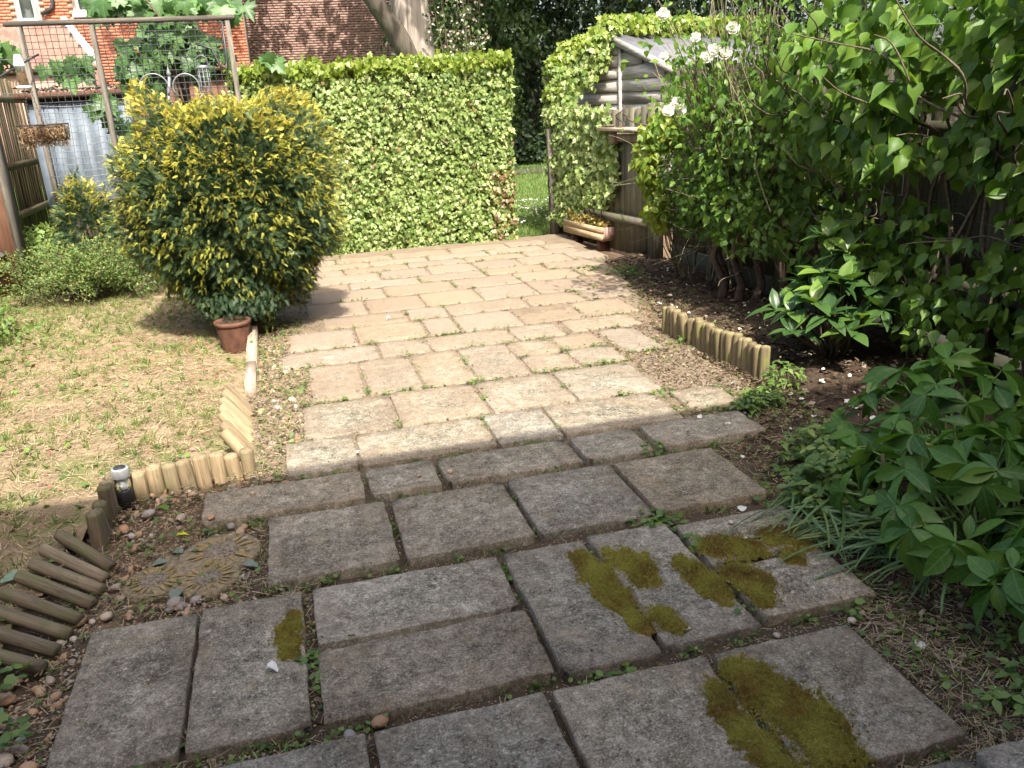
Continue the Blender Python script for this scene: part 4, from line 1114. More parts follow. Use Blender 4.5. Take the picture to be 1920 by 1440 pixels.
ox, oy = fx(7.55) - .1, 7.55
b.tube([(ox + .03 * math.sin(t_ * 9), oy - .05 * math.cos(t_ * 7.5) * (1 - .3 * t_), 1.15 + .2 * t_) for t_ in th], .006, 6)
link('body', b.mesh('body', True), M_REDBARK, orn)
link('foot', MB().lathe([(.001, 1.15), (.045, 1.15), (.045, 1.158), (.001, 1.16)], 14, (ox, oy - .02, 0)).mesh('foot'), M_REDBARK, orn)
link('dish', MB().lathe([(.001, 1.152), (.04, 1.152), (.055, 1.17), (.05, 1.172), (.001, 1.16)], 16, (fx(7.75) - .1, 7.75, 0)).mesh('dish'), M_STEMP, orn)

# right hand ivy: curtain over the low fence and crest over the shed
iv = thing('ivy_mass', (2.95, 9.1, 0), 'ivy curtain climbing from the gate post over fence and shed gable', 'ivy')
n = 5200
v = rng.uniform(7.65, 9.1, n); z = rng.uniform(.12, 1.34, n)
edge = 7.72 + .12 * np.sin(z * 6) + .22 * np.clip(.45 - z, 0, 1) * 2
k = (v > edge) & ~((z < .38) & (v < 8.3)); v, z = v[k], z[k]
P = np.stack([fx(v) - .03 - .07 * np.abs(vnoise(v, z, 9, 41)) - rng.uniform(0, .08, len(v)), v, z], 1)
ivy_on(P, np.tile([-.8, -.5, .15], (len(v), 1)), rng.uniform(.04, .066, len(v)), np.clip(rng.normal(.5, .28, len(v)), 0, 1), 'foliage', iv, M_IVY)
crest = np.array([(3.03, 9.15, 1.45), (3.06, 9.2, 1.70), (3.18, 9.2, 1.82), (3.32, 9.15, 1.88), (3.48, 9.12, 2.0), (3.62, 9.14, 2.12), (3.95, 9.3, 2.14), (4.3, 9.47, 2.14), (4.8, 9.7, 2.14), (5.3, 9.93, 2.14), (5.8, 10.1, 2.14)])
parts = []; parts2 = []
for i, c in enumerate(crest):
    n = 620
    d = rdir(n); r = rng.uniform(.55, 1.05, n)
    rad = np.array([.17, .19, .19]) if i < 4 else np.array([.13, .13, .13]) if i < 6 else np.array([.28, .2, .13])
    P = c + d * r[:, None] * rad
    if i < 5: P[:, 2] -= rng.uniform(0, .25, n) * (d[:, 2] < 0)
    nr = unit(d + [-.2, -.4, .3] + rng.normal(0, .4, (n, 3))); ax = unit(np.array([0, 0, -1.]) + rng.normal(0, .6, (n, 3)))
    young = (d[:, 2] > .1 + rng.normal(0, .25, n)) | (i > 5)
    s = rng.uniform(.045, .075, n); rn = rng.uniform(0, 1, n)
    parts.append(scatter(IVY, P[~young], frames(ax, nr)[~young], s[~young], rn[~young])); parts2.append(scatter(IVY, P[young], frames(ax, nr)[young], s[young], rn[young]))
n = 1500                                # column hanging at the gate post
P = np.stack([3.06 + rng.normal(0, .07, n), 9.12 + rng.normal(0, .08, n), rng.uniform(.95, 1.75, n)], 1)
parts.append(scatter(IVY, P, frames(unit(np.array([0, 0, -1.]) + rng.normal(0, .5, (n, 3))), unit(np.array([-.3, -1, .2]) + rng.normal(0, .5, (n, 3)))), rng.uniform(.045, .07, n), rng.uniform(0, .8, n)))
V, F, A = merge(parts); link('crest_foliage', nmesh('crest_foliage', V, F, A), M_IVY, iv, kind='stuff')
V, F, A = merge(parts2); link('young_shoots', nmesh('young_shoots', V, F, A), M_IVYY, iv, kind='stuff')
b = MB()
for i in range(14):
    v0 = rng.uniform(7.9, 9.0); pts = [(fx(v0) - .05, v0, .0)]
    for k in range(8): pts.append((fx(pts[-1][1]) - .05 - rng.uniform(0, .03), min(9.1, pts[-1][1] + rng.normal(0, .05)), pts[-1][2] + .17))
    b.tube(pts, np.linspace(.009, .003, 9), 5)
link('stems', b.mesh('stems', True), M_STEMP, iv, kind='stuff')

# ------------------------------------------------------------------ shed
sd = thing('garden_shed', (4.5, 8.5, 0), 'grey lap boarded garden shed with felt roof behind the low fence', 'shed')
V0, V1, VA, ZE, ZA, U0, U1 = 7.46, 9.16, 8.31, 1.68, 2.03, 3.58, 5.7
b = MB()
b.add([(U0 + .03, V0 + .03, -.05), (U0 + .03, V1 - .03, -.05), (U0 + .03, V1 - .03, ZE), (U0 + .03, VA, ZA - .02), (U0 + .03, V0 + .03, ZE), (U1, V0 + .03, -.05), (U1, V1 - .03, -.05), (U1, V1 - .03, ZE), (U1, VA, ZA - .02), (U1, V0 + .03, ZE)],
      [(0, 5, 9, 4), (1, 2, 7, 6), (0, 1, 6, 5)], [(0, 4, 1), (1, 4, 2), (2, 4, 3), (5, 6, 9), (6, 7, 9), (7, 8, 9)])
link('wall', b.mesh('wall'), M_SHEDW, sd)
z = .05
while z < ZA - .03:
    z1 = min(z + .128, ZA - .005)
    lo = V0 + max(0, (z1 - ZE)) / (ZA - ZE) * (VA - V0); hi = V1 - max(0, (z1 - ZE)) / (ZA - ZE) * (V1 - VA)
    if hi - lo > .1:
        for (p, q) in ((lo, min(8.14, hi)), (max(8.18, lo), hi)):
            if q - p < .06: continue
            wv = rng.normal(0, .005, 4)
            V = [(U0 - .012, p, z + wv[0]), (U0 - .012, (p + q) / 2, z + wv[1]), (U0 - .012, q, z + wv[2]), (U0 + .004, p, z1 + .012), (U0 + .004, (p + q) / 2, z1 + .012), (U0 + .004, q, z1 + .012),
                 (U0 + .012, p, z + wv[0]), (U0 + .012, (p + q) / 2, z + wv[1]), (U0 + .012, q, z + wv[2]), (U0 + .012, p, z1 + .012), (U0 + .012, (p + q) / 2, z1 + .012), (U0 + .012, q, z1 + .012)]
            link('board', MB().add(V, [(0, 3, 4, 1), (1, 4, 5, 2), (6, 7, 10, 9), (7, 8, 11, 10), (0, 1, 7, 6), (1, 2, 8, 7), (3, 9, 10, 4), (4, 10, 11, 5), (0, 6, 9, 3), (2, 5, 11, 8)]).mesh('board'), M_SHEDW, sd)
    if z1 < ZE + .02:
        link('board', MB().box((U0 + .03, V0 - .004, z), (U1, V0 + .016, z1 - .006)).mesh('board'), wood_mat('pinkish_shed_wood', (.30, .20, .17), (.52, .40, .36), axis='X') if z < .1 else bpy.data.materials['pinkish_shed_wood'], sd)
    z += .128
link('batten', MB().box((U0 - .02, 8.14, .0), (U0 + .02, 8.18, ZA - .09)).mesh('batten'), M_SHEDW, sd)
link('corner_trim', MB().box((U0 - .022, V0 - .02, .0), (U0 + .03, V0 + .03, ZE)).mesh('corner_trim'), M_SHEDW, sd)
def roof_plane(e, a_, ze, za):
    V = [(U0 - .05, e, ze), (U1, e, ze), (U1, a_, za), (U0 - .05, a_, za)]
    V = V + [(x, y, zz + .03) for x, y, zz in V]
    return MB().add(V, [(0, 3, 2, 1), (4, 5, 6, 7), (0, 1, 5, 4), (1, 2, 6, 5), (2, 3, 7, 6), (3, 0, 4, 7)])
sl = (ZA - ZE) / (VA - V0)
r1 = link('roof', roof_plane(V0 - .14, VA, ZE - .14 * sl + .005, ZA + .005).mesh('roof'), M_FELT, sd)
link('roof', roof_plane(V1 + .14, VA + .001, ZE - .14 * sl + .005, ZA + .004).mesh('roof'), M_FELT, sd)
link('fascia', MB().box((U0 - .05, V0 - .165, ZE - .15), (U1, V0 - .142, ZE - .03)).mesh('fascia'), plain_mat('dark_fascia', (.05, .05, .055), .7), r1)
link('barge_board', MB().add([(U0 - .068, V0 - .14, ZE - .11), (U0 - .068, VA, ZA - .045), (U0 - .068, VA, ZA + .035), (U0 - .068, V0 - .14, ZE - .025), (U0 - .052, V0 - .14, ZE - .11), (U0 - .052, VA, ZA - .045), (U0 - .052, VA, ZA + .035), (U0 - .052, V0 - .14, ZE - .025)],
     [(0, 3, 2, 1), (4, 5, 6, 7), (0, 1, 5, 4), (2, 3, 7, 6), (1, 2, 6, 5), (0, 4, 7, 3)]).mesh('barge_board'), M_SHEDW, r1)

sd.rotation_euler = (0, 0, RAD(25)); sd.location = (4.394, 9.731, 0)
# ------------------------------------------------------------------ planter
pl = thing('wooden_planter', (3.05, 8.1, 0), 'long wooden trough planter raised on feet in front of the fence', 'planter')
A = np.array([2.86, 8.62]); B = np.array([2.985, 7.80]); d = unit(B - A); nn_ = np.array([-d[1], d[0]])
L = np.linalg.norm(B - A); W = .19; az = math.atan2(d[1], d[0])
def pbox(name, lo, hi, mat):
    o = link(name, MB().box(lo, hi).mesh(name), mat, pl); o.location = (A[0], A[1], 0); o.rotation_euler = (0, 0, az); return o
M_PLX = wood_mat('planter_plank', (.25, .175, .095), (.48, .36, .22), axis='X')
pbox('front_plank', (0, 0, .07), (L, .02, .135), M_PLX); pbox('front_plank', (0, .001, .139), (L, .021, .20), M_PLX)
pbox('back_plank', (0, W - .02, .07), (L, W, .20), M_PLX)
pbox('end_panel', (L - .022, .022, .072), (L - .002, W - .022, .198), M_REDEND); pbox('end_panel', (.002, .022, .072), (.022, W - .022, .198), M_REDEND)
pbox('bottom', (.022, .022, .06), (L - .022, W - .022, .08), M_PLX); pbox('soil', (.024, .022, .16), (L - .024, W - .022, .178), M_BED)
for s in (.1, L - .16): pbox('foot', (s, .03, -.06), (s + .05, W - .03, .058), M_POST)
sp = thing('sedum_plants', ((A + B)[0] / 2, (A + B)[1] / 2, .18), 'yellow and reddish succulent plants filling the wooden planter', 'plant')
n = 900
s = rng.uniform(.03, L - .03, n); w = rng.uniform(.0, W, n)
P = np.stack([A[0] + d[0] * s + nn_[0] * w, A[1] + d[1] * s + nn_[1] * w, .18 + rng.uniform(0, .09, n) * (1 + .4 * np.sin(s * 14))], 1)
link('foliage', nmesh('foliage', *scatter(OVATE_S, P, frames(rdir(n) + [0, 0, .8], rdir(n) + [0, -.5, .5]), rng.uniform(.02, .045, n), rng.uniform(0, 1, n))), M_SEDUM, sp, kind='stuff')
b = MB()
for i in range(40): b.tube([P[i] * [1, 1, 0] + [0, 0, .17], P[i]], .002, 4)
link('stems', b.mesh('stems'), M_GSTEM, sp, kind='stuff')

# ------------------------------------------------------------------ left: mesh frame, locker, basket, feeders
ar = thing('mesh_frame', (-1.2, 9.1, 0), 'weathered timber frame strung with square wire mesh behind the yew', 'frame')
AV = 9.1
for u0, u1, tw in [(-2.12, -2.075, .0), (-1.515, -1.47, .0), (-.315, -.27, .0)]:
    link('post', MB().box((u0, AV - .03, -.1), (u1, AV + .03, 2.30)).mesh('post'), M_TRELLIS, ar)
link('top_beam', MB().box((-2.22, AV - .035, 2.302), (-.22, AV + .035, 2.345)).mesh('top_beam'), wood_mat('old_beam_wood', (.055, .05, .042), (.14, .125, .10), axis='X'), ar)
def net(x0, x1, z0, z1, bulge, mat, name):
    b = MB(); g = .058
    f = lambda x, z: AV - .045 - bulge * math.sin((x - x0) / (x1 - x0) * PI) * max(0, 1 - ((z - .75) / .75) ** 2) - .012 * math.sin(x * 17 + z * 9)
    for x in np.arange(x0, x1, g): b.tube([(x + .006 * math.sin(z * 5), f(x, z), z) for z in np.linspace(z0, z1, 16)], .0032, 4, False)
    for z in np.arange(z0, z1, g): b.tube([(x, f(x, z), z - .03 * bulge * 6 * math.sin((x - x0) / (x1 - x0) * PI)) for x in np.linspace(x0, x1, 10)], .0032, 4, False)
    link(name, b.mesh(name), mat, ar, kind='stuff')
net(-2.07, -1.52, .05, 1.62, .10, M_WIREL, 'wire_mesh'); net(-2.07, -1.52, 1.64, 2.3, .0, M_WIRE, 'wire_mesh'); net(-1.46, -.32, .6, 2.3, .0, M_WIRE, 'wire_mesh')
b = MB().tube([(-.34, AV - .05, 2.28), (-.345, AV - .055, 1.95), (-.36, AV - .06, 1.86), (-.42, AV - .06, 1.9), (-.47, AV - .05, 2.05), (-.60, AV - .04, 2.10)], .012, 6)
link('hose', b.mesh('hose', True), M_BLACK, ar)

lk = thing('garden_locker', (-2.1, 10.7, 0), 'pale blue grey painted storage locker behind the wire mesh', 'locker')
link('body', MB().box((-2.52, 10.5, -.05), (-1.62, 11.1, 1.70)).mesh('body'), M_BLUEGREY, lk)
for u in np.arange(-2.50, -1.63, .145): link('panel', MB().box((u, 10.482, .02), (u + .135, 10.498, 1.66)).mesh('panel'), M_BLUEGREY, lk)
link('lid', MB().box((-2.60, 10.40, 1.705), (-1.54, 11.2, 1.77)).mesh('lid'), M_POST, lk)
n = 260
flat_bits('leaf_debris', lk, M_LITTER, rng.uniform(-2.55, -1.6, n), rng.uniform(10.42, 10.7, n), np.full(n, 1.775) + rng.uniform(0, .05, n), rng.uniform(.03, .08, n), TINY, .6, rng.uniform(.5, 1, n))
# low brown lean-to behind the frame
lt = thing('lean_to', (-.9, 11.4, 0), 'dark brown boarded lean-to behind the lobed leaves', 'shed')
link('wall', MB().box((-1.55, 11.2, -.05), (.1, 12.2, 1.93)).mesh('wall'), M_POST, lt)
for u in np.arange(-1.54, .05, .16): link('board', MB().box((u, 11.175, .0), (u + .15, 11.195, 1.90)).mesh('board'), M_POST, lt)
link('roof', MB().box((-1.65, 11.05, 1.935), (.2, 12.3, 2.0)).mesh('roof'), M_POST, lt)

bk = thing('hanging_basket', (-1.95, 8.5, 1.3), 'wire basket of dry coconut fibre hanging on chains at the left', 'basket')
bx0, bx1, by, bz = -2.14, -1.76, 8.5, 1.45
b = MB()
b.tube([(bx0, by - .08, bz), (bx1, by - .08, bz)], .008, 6); b.tube([(bx0, by + .08, bz), (bx1, by + .08, bz)], .008, 6)
b.tube([(bx0, by - .08, bz), (bx0, by + .08, bz)], .008, 6); b.tube([(bx1, by - .08, bz), (bx1, by + .08, bz)], .008, 6)
for u in np.linspace(bx0, bx1, 7): b.tube([(u, by - .08, bz)] + [(u, by - .085 * math.cos(a_), bz - .13 * math.sin(a_)) for a_ in np.linspace(.1, PI - .1, 7)] + [(u, by + .08, bz)], .0045, 5)
link('wire_frame', b.mesh('wire_frame'), M_BLACK, bk)
n = 4200
a_ = rng.uniform(0, PI, n); u = rng.uniform(bx0 + .01, bx1 - .01, n)
P = np.stack([u, by - .075 * np.cos(a_) * rng.uniform(.5, 1.15, n), bz - .015 - .15 * np.sin(a_) * rng.uniform(.2, 1.12, n)], 1)
link('coir_fibres', nmesh('coir_fibres', *scatter((STRAW[0] * [2.2, 1, 1], STRAW[1]), P, frames(rdir(n), rdir(n)), rng.uniform(.02, .055, n), rng.uniform(0, .45, n))), M_STRAW, bk, kind='stuff')
X_, T_ = np.meshgrid(np.linspace(bx0 + .012, bx1 - .012, 26), np.linspace(0, PI, 15))
rr_ = 1 + .12 * vnoise(X_, T_, 30, 91) + .10 * vnoise(X_, T_, 80, 92)
V_ = np.stack([X_, by - .072 * np.cos(T_) * rr_, bz - .012 - .125 * np.sin(T_) ** .7 * rr_ * np.minimum(1, np.minimum(X_ - bx0, bx1 - X_) / .03 + .4)], -1).reshape(-1, 3)
i_, j_ = np.meshgrid(np.arange(25), np.arange(14)); q_ = (j_ * 26 + i_).ravel()
b = MB().add(V_, np.stack([q_, q_ + 1, q_ + 27, q_ + 26], 1))
link('liner', b.mesh('liner', True), M_COIR, bk)
b = MB()
for ux in (bx0 + .09, bx1 - .18):
    top_ = np.array([-2.02, 8.55, 1.98]); bot_ = np.array([ux, by, bz])
    for i in range(20):
        p0 = bot_ + (top_ - bot_) * i / 20; p1 = bot_ + (top_ - bot_) * (i + .8) / 20
        b.tube([p0, (p0 + p1) / 2 + [.004 * (-1) ** i, 0, 0], p1], .0042, 5)
link('chain', b.mesh('chain'), M_BLACK, bk)

wl = thing('tension_wires', (-2.0, 8.4, 1.7), 'two thin wires and a brace running from fence to mesh frame', 'wire')
link('wire', MB().tube([(-2.6, 8.3, 1.99), (-2.02, 8.55, 1.99), (-1.9, 9.05, 2.02)], .003, 5).mesh('wire'), M_WIREL, wl)
link('wire', MB().tube([(-2.6, 8.3, 1.725), (-2.02, 8.5, 1.715)], .003, 5).mesh('wire'), M_WIREL, wl)
link('brace', MB().tube([(-2.55, 8.36, 1.66), (-1.98, 9.06, 2.06)], .009, 6).mesh('brace'), M_BLACK, wl)
fd = thing('bird_feeder', (-1.93, 8.1, 1.74), 'tube bird feeder with pale top and tray hanging at the left', 'bird feeder')
c = (-1.93, 8.1, 0)
link('tube', MB().lathe([(.036, 1.76), (.036, 1.92)], 18, c).mesh('tube', True), M_GLASS, fd)
link('seed', MB().lathe([(.001, 1.762), (.033, 1.762), (.033, 1.87), (.001, 1.875)], 16, c).mesh('seed', True), M_COIR, fd)
link('lid', MB().lathe([(.04, 1.915), (.04, 1.935), (.028, 1.985), (.02, 2.0), (.001, 2.003)], 18, c).mesh('lid', True), M_WHITE, fd)
link('tray', MB().lathe([(.001, 1.74), (.052, 1.74), (.058, 1.758), (.05, 1.762), (.001, 1.75)], 18, c).mesh('tray', True), M_WHITE, fd)
link('hanger', MB().tube([(-1.96, 8.1, 1.96), (-1.965, 8.1, 2.04), (-1.93, 8.1, 2.09), (-1.895, 8.1, 2.04), (-1.9, 8.1, 1.96)], .003, 5).mesh('hanger'), M_WIREL, fd)

fs = thing('feeding_station', (-1.05, 7.34, -.03), 'slim metal bird feeding pole with ring hooks rising behind the yew', 'bird feeding station')
link('pole', MB().tube([(-1.05, 7.34, -.1), (-.88, 7.27, .9), (-.71, 7.2, 1.75)], .011, 8).mesh('pole'), M_WIREL, fs)
for rc, rr_ in ((-.83, .105), (-.60, .095)):
    link('ring', MB().tube([(rc + rr_ * math.cos(t_), 7.2, 1.67 + rr_ * math.sin(t_)) for t_ in np.linspace(-.5, PI + .5, 22)], .0065, 6).mesh('ring'), M_WIREL, fs)
link('finial', MB().lathe([(.001, 1.74), (.014, 1.755), (.018, 1.775), (.005, 1.80), (.001, 1.84)], 10, (-.71, 7.2, 0)).mesh('finial', True), M_WIREL, fs)
link('side_arm', MB().tube([(-.71, 7.2, 1.5), (-.55, 7.15, 1.54), (-.48, 7.15, 1.62)], .006, 6).mesh('side_arm'), M_WIREL, fs)
wf = thing('peanut_feeder', (-.46, 7.2, 1.56), 'upright wire cage peanut feeder above the right of the yew', 'bird feeder')
b = MB(); c = np.array([-.46, 7.2, 0])
for a_ in np.linspace(0, 2 * PI, 9)[:-1]: b.tube([c + [.04 * math.cos(a_) , .04 * math.sin(a_), 1.55], c + [.04 * math.cos(a_), .04 * math.sin(a_), 1.80]], .0028, 4)
for z in np.arange(1.56, 1.81, .035): b.tube([c + [.04 * math.cos(a_), .04 * math.sin(a_), z] for a_ in np.linspace(0, 2 * PI, 13)], .0028, 4)
link('cage', b.mesh('cage'), M_WIREL, wf)
link('cap', MB().lathe([(.045, 1.80), (.045, 1.815), (.03, 1.82), (.001, 1.822)], 14, tuple(c)).mesh('cap'), M_WIREL, wf)
link('handle', MB().tube([c + [-.042, 0, 1.80], c + [-.04, 0, 1.87], c + [.0, 0, 1.895], c + [.04, 0, 1.87], c + [.042, 0, 1.80]], .003, 5).mesh('handle'), M_WIREL, wf)

# low spreading shrub under the mesh frame
cot = thing('cotoneaster_shrub', (-1.65, 7.75, 0), 'low spreading small leaved shrub at the back of the lawn', 'shrub')
parts = []
b = MB()
for i in range(120):
    a_ = rng.uniform(0, 2 * PI); L_ = rng.uniform(.3, .8)
    s0 = np.array([-1.65 + rng.normal(0, .25), 7.9 + rng.normal(0, .2), -.02]); e = s0 + [L_ * math.cos(a_) * .85, L_ * math.sin(a_) * .6, rng.uniform(.12, .56) * (1.1 - .4 * L_)]
    m_ = (s0 + e) / 2 + [0, 0, .12]
    pts = np.array([s0, s0 * .4 + m_ * .6, m_, m_ * .4 + e * .6 + [0, 0, .03], e]); b.tube(pts, [.006, .005, .004, .003, .0015], 4, False)
    m = 150
    t_ = rng.uniform(.25, 1, m) * 4; k = np.minimum(t_.astype(int), 3); f = (t_ - k)[:, None]
    P = pts[k] * (1 - f) + pts[k + 1] * f + rng.normal(0, .03, (m, 3))
    parts.append(scatter(TINY, P, frames(unit(e - s0) + rdir(m) * 1.0, rdir(m) * .7 + [0, -.3, .9]), rng.uniform(.016, .032, m), np.clip(rng.normal(.5, .22, m) + .4 * (t_ > 3.6) * rng.uniform(0, 1, m), 0, 1)))
V, F, A_ = merge(parts)
V[:, 2] = np.maximum(V[:, 2], .0)
link('foliage', nmesh('foliage', V, F, A_), M_SHRUB, cot, kind='stuff'); link('branches', b.mesh('branches'), M_STEM, cot, kind='stuff')
# dark bush in the corner behind the brown post
cb = thing('corner_bush', (-2.45, 9.0, 0), 'dark green bush in the shaded corner behind the brown post', 'shrub')
n = 1500; d_ = rdir(n); P = np.array([-2.3, 9.0, .22]) + d_ * rng.uniform(.5, 1, n)[:, None] * [.28, .35, .33]; P[:, 2] = np.maximum(P[:, 2], .01)
link('foliage', nmesh('foliage', *scatter(OVATE_S, P, frames(rdir(n), d_ + rdir(n) * .6), rng.uniform(.04, .07, n), rng.uniform(0, .5, n))), M_IVY, cb, kind='stuff')
link('stem', MB().tube([(-2.4, 8.95, -.05), (-2.39, 8.95, .4)], [.02, .006], 6).mesh('stem'), M_STEM, cb)
# green growth along the left fence foot
ff = thing('fence_foot_plants', (-2.4, 6.2, 0), 'tangle of green plants at the foot of the left fence', 'plants')
n = 2000; y = rng.uniform(3.2, 7.0, n); x = -2.35 + np.abs(rng.normal(0, .22, n)); z = rng.uniform(0, .3, n) * np.exp(-((x + 2.35) / .3) ** 2) * (1 + .6 * np.sin(y * 3))
link('foliage', nmesh('foliage', *scatter(OVATE_S, np.stack([x, y, np.abs(z) + .02], 1), frames(rdir(n), rdir(n) * .7 + [0, 0, 1]), rng.uniform(.03, .07, n), rng.uniform(0, 1, n))), M_WEED, ff, kind='stuff')

# lobed-leaf climber over the frame: large leaves are single parts
mp = thing('lobed_leaf_climber', (-.85, 9.45, 0), 'climber with large maple shaped leaves over the mesh frame', 'climber')
MAPS = [nmesh('leaf', V_, F_, smooth=True) for V_, F_ in (MAPLE, outline_leaf([(x_, y_) for x_, y_ in MAPLE[0][1:, :2] * [1.05, .95]], .3, .45, (0, .2)), outline_leaf([(x_, y_) for x_, y_ in MAPLE[0][1:, :2]], -.05, .5, (0, .2)))]
blobs = [(-.85, 9.35, 2.15, .42, .25, .22, 95), (-1.2, 9.3, 1.95, .22, .2, .25, 42), (-.95, 9.45, 2.5, .75, .3, .18, 80), (-.55, 9.3, 2.0, .25, .2, .25, 30), (-1.5, 9.25, 1.55, .14, .12, .3, 14), (-1.85, 9.2, 1.95, .25, .1, .15, 12), (-2.35, 9.3, 2.12, .2, .15, .12, 14), (-.02, 9.0, 1.92, .12, .06, .09, 5), (-.25, 9.3, 2.42, .2, .15, .18, 12)]
i = 0
for (bx_, by_, bz_, rx, ry, rz, nl) in blobs:
    for _ in range(nl):
        d_ = rdir(1)[0]; p = np.array([bx_, by_, bz_]) + d_ * rng.uniform(.3, 1) * np.array([rx, ry, rz])
        ax = unit(np.array([rng.normal(0, .5), -.35 + rng.normal(0, .3), -1 + rng.normal(0, .35)])); nr = unit(np.array([rng.normal(0, .4), -.8, .7 + rng.normal(0, .3)]))
        o = link('leaf', MAPS[i % 3], M_MAPLE, mp); put(o, p, frames(ax[None], nr[None])[0], rng.uniform(.11, .19)); i += 1
b = MB()
for k in range(7):
    p = np.array([-.9 + rng.normal(0, .12), 9.5 + rng.normal(0, .08), -.05]); pts = [p]
    for z in (.6, 1.2, 1.8, 2.3, 2.7): pts.append(np.array([pts[-1][0] + rng.normal(0, .09), pts[-1][1] + rng.normal(0, .05), z]))
    b.tube(pts, [.035, .03, .024, .018, .012, .006], 6)
link('stem', b.mesh('stem', True), M_STEM, mp)

# ------------------------------------------------------------------ houses
def bricks(parent, wall_v, x0, x1, z0, z1, mat, holes, max_parts):
    L_, Hb, g = .215, .065, .01
    box = MB().box((0, -.012, 0), (L_, .03, Hb)).mesh('brick', attr=np.zeros(8))
    cells = []
    r = 0; z = z0
    while z < z1:
        x = x0 - (.1125 if r % 2 else 0)
        while x < x1:
            a_, c_ = max(x, x0), min(x + L_, x1)
            if c_ - a_ > .06 and not any(a_ < h[1] and c_ > h[0] and z + Hb > h[2] and z < h[3] for h in holes):
                cells.append((a_, c_, z))
            x += L_ + g
        z += Hb + g; r += 1
    cells.sort(key=lambda c: (abs(c[2] - 3.6) > 1.0, abs(c[2] - 3.6)))
    k = 0; parts = []
    for a_, c_, z in cells:
        if k < max_parts and abs(c_ - a_ - L_) < 1e-6:
            o = link('brick', box, mat, parent); o.location = (a_, wall_v + rng.normal(0, .0015), z); k += 1
        else: parts.append((a_, c_, z))
    if parts:
        Pp = np.array(parts); V = []; Q = []
        base = np.array([(0,0,0),(1,0,0),(1,1,0),(0,1,0),(0,0,1),(1,0,1),(1,1,1),(0,1,1)], float); f = np.array([(0,3,2,1),(4,5,6,7),(0,1,5,4),(1,2,6,5),(2,3,7,6),(3,0,4,7)])
        V = base[None] * np.stack([Pp[:, 1] - Pp[:, 0], np.full(len(Pp), .042), np.full(len(Pp), Hb)], 1)[:, None] + np.stack([Pp[:, 0], np.full(len(Pp), wall_v - .012), Pp[:, 2]], 1)[:, None]
        link('bricks', nmesh('bricks', V.reshape(-1, 3), (f[None] + (np.arange(len(Pp)) * 8)[:, None, None]).reshape(-1, 4), np.repeat(rng.uniform(0, 1, len(Pp)), 8)), mat, parent, kind='stuff')

HK = 1.6
HV = 16.0 * HK
hx = lambda u: u * HK
hz = lambda z: EYE + (z - EYE) * HK
oh = thing('orange_brick_house', (hx(-2.3), HV, 0), 'orange brick house with white windows beyond the mesh frame', 'house')
link('wall', MB().box((hx(-6.5), HV + .03, -.09), (hx(-.25), HV + 5, 8)).mesh('wall'), M_MORTAR, oh)
wins = [(hx(-3.66), hx(-3.38), hz(2.98)), (hx(-2.80), hx(-2.52), hz(3.08)), (hx(-1.72), hx(-1.35), hz(3.06))]
WT = hz(4.1)
bricks(oh, HV, hx(-4.6), hx(-.25), hz(1.9), hz(4.0), M_BRICKO, [(a_ - .02, c_ + .02, z_ - .09, 9) for a_, c_, z_ in wins], 300)
for a_, c_, z_ in wins:
    w_ = link('window', MB().box((a_, HV - .03, z_), (a_ + .08, HV + .05, WT)).box((c_ - .08, HV - .03, z_), (c_, HV + .05, WT)).box((a_ + .08, HV - .03, z_), (c_ - .08, HV + .05, z_ + .09)).box((a_ + .08, HV - .03, WT - .1), (c_ - .08, HV + .05, WT)).mesh('window'), M_WHITE, oh)
    link('pane', MB().box((a_ + .08, HV + .005, z_ + .09), (c_ - .08, HV + .02, WT - .1)).mesh('pane'), M_PANE, w_)
    link('sill', MB().box((a_ - .1, HV - .12, z_ - .09), (c_ + .1, HV + .04, z_ - .002)).mesh('sill'), M_WHITE, w_)
link('downpipe', MB().tube([(hx(-3.12), HV - .06, hz(4.3)), (hx(-3.12), HV - .06, hz(3.25)), (hx(-3.14), HV - .07, hz(3.18)), (hx(-3.32), HV - .08, hz(3.08))], .05, 8).mesh('downpipe'), M_BLACK, oh)
LX0, LX1, LX2 = hx(-4.6), hx(-2.48), hx(-3.05)
LZ0, LZ1, LY0, LY1 = hz(2.24), hz(2.95), HV - 1.75, HV - .02
lr = link('lean_to_roof', MB().add([(LX0, LY0, LZ0), (LX1, LY0, LZ0), (LX2, LY1, LZ1), (LX0, LY1, LZ1), (LX0, LY0, LZ0 - .1), (LX1, LY0, LZ0 - .1), (LX2, LY1, LZ1 - .1), (LX0, LY1, LZ1 - .1)],
        [(0, 1, 2, 3), (4, 7, 6, 5), (0, 4, 5, 1), (1, 5, 6, 2), (3, 2, 6, 7), (0, 3, 7, 4)]).mesh('lean_to_roof'), M_TILE, oh)
link('lean_to_wall', MB().box((LX0 + .1, LY0 + .15, -.09), (LX1 - .2, LY1, LZ0 - .11)).mesh('lean_to_wall'), M_BRICKR, oh)
tl = MB(); nu_ = 9; Vt = []
sl_ = (LZ1 - LZ0) / (LY1 - LY0)
for i in range(nu_):
    s_ = i / (nu_ - 1); h_ = .035 * math.sin(s_ * 2 * PI) + .04
    for yy in (0, .22): Vt.append((s_ * .23, yy, h_ + yy * sl_ + (.016 if yy == 0 else 0)))
for i in range(nu_):
    s_ = i / (nu_ - 1); Vt.append((s_ * .23, 0, .035 * math.sin(s_ * 2 * PI) + .012))
tl.add(Vt, [(2 * i, 2 * i + 2, 2 * i + 3, 2 * i + 1) for i in range(nu_ - 1)] + [(18 + i, 19 + i, 2 * i + 2, 2 * i) for i in range(nu_ - 1)])
tile_me = tl.mesh('roof_tile', attr=np.zeros(len(Vt)))
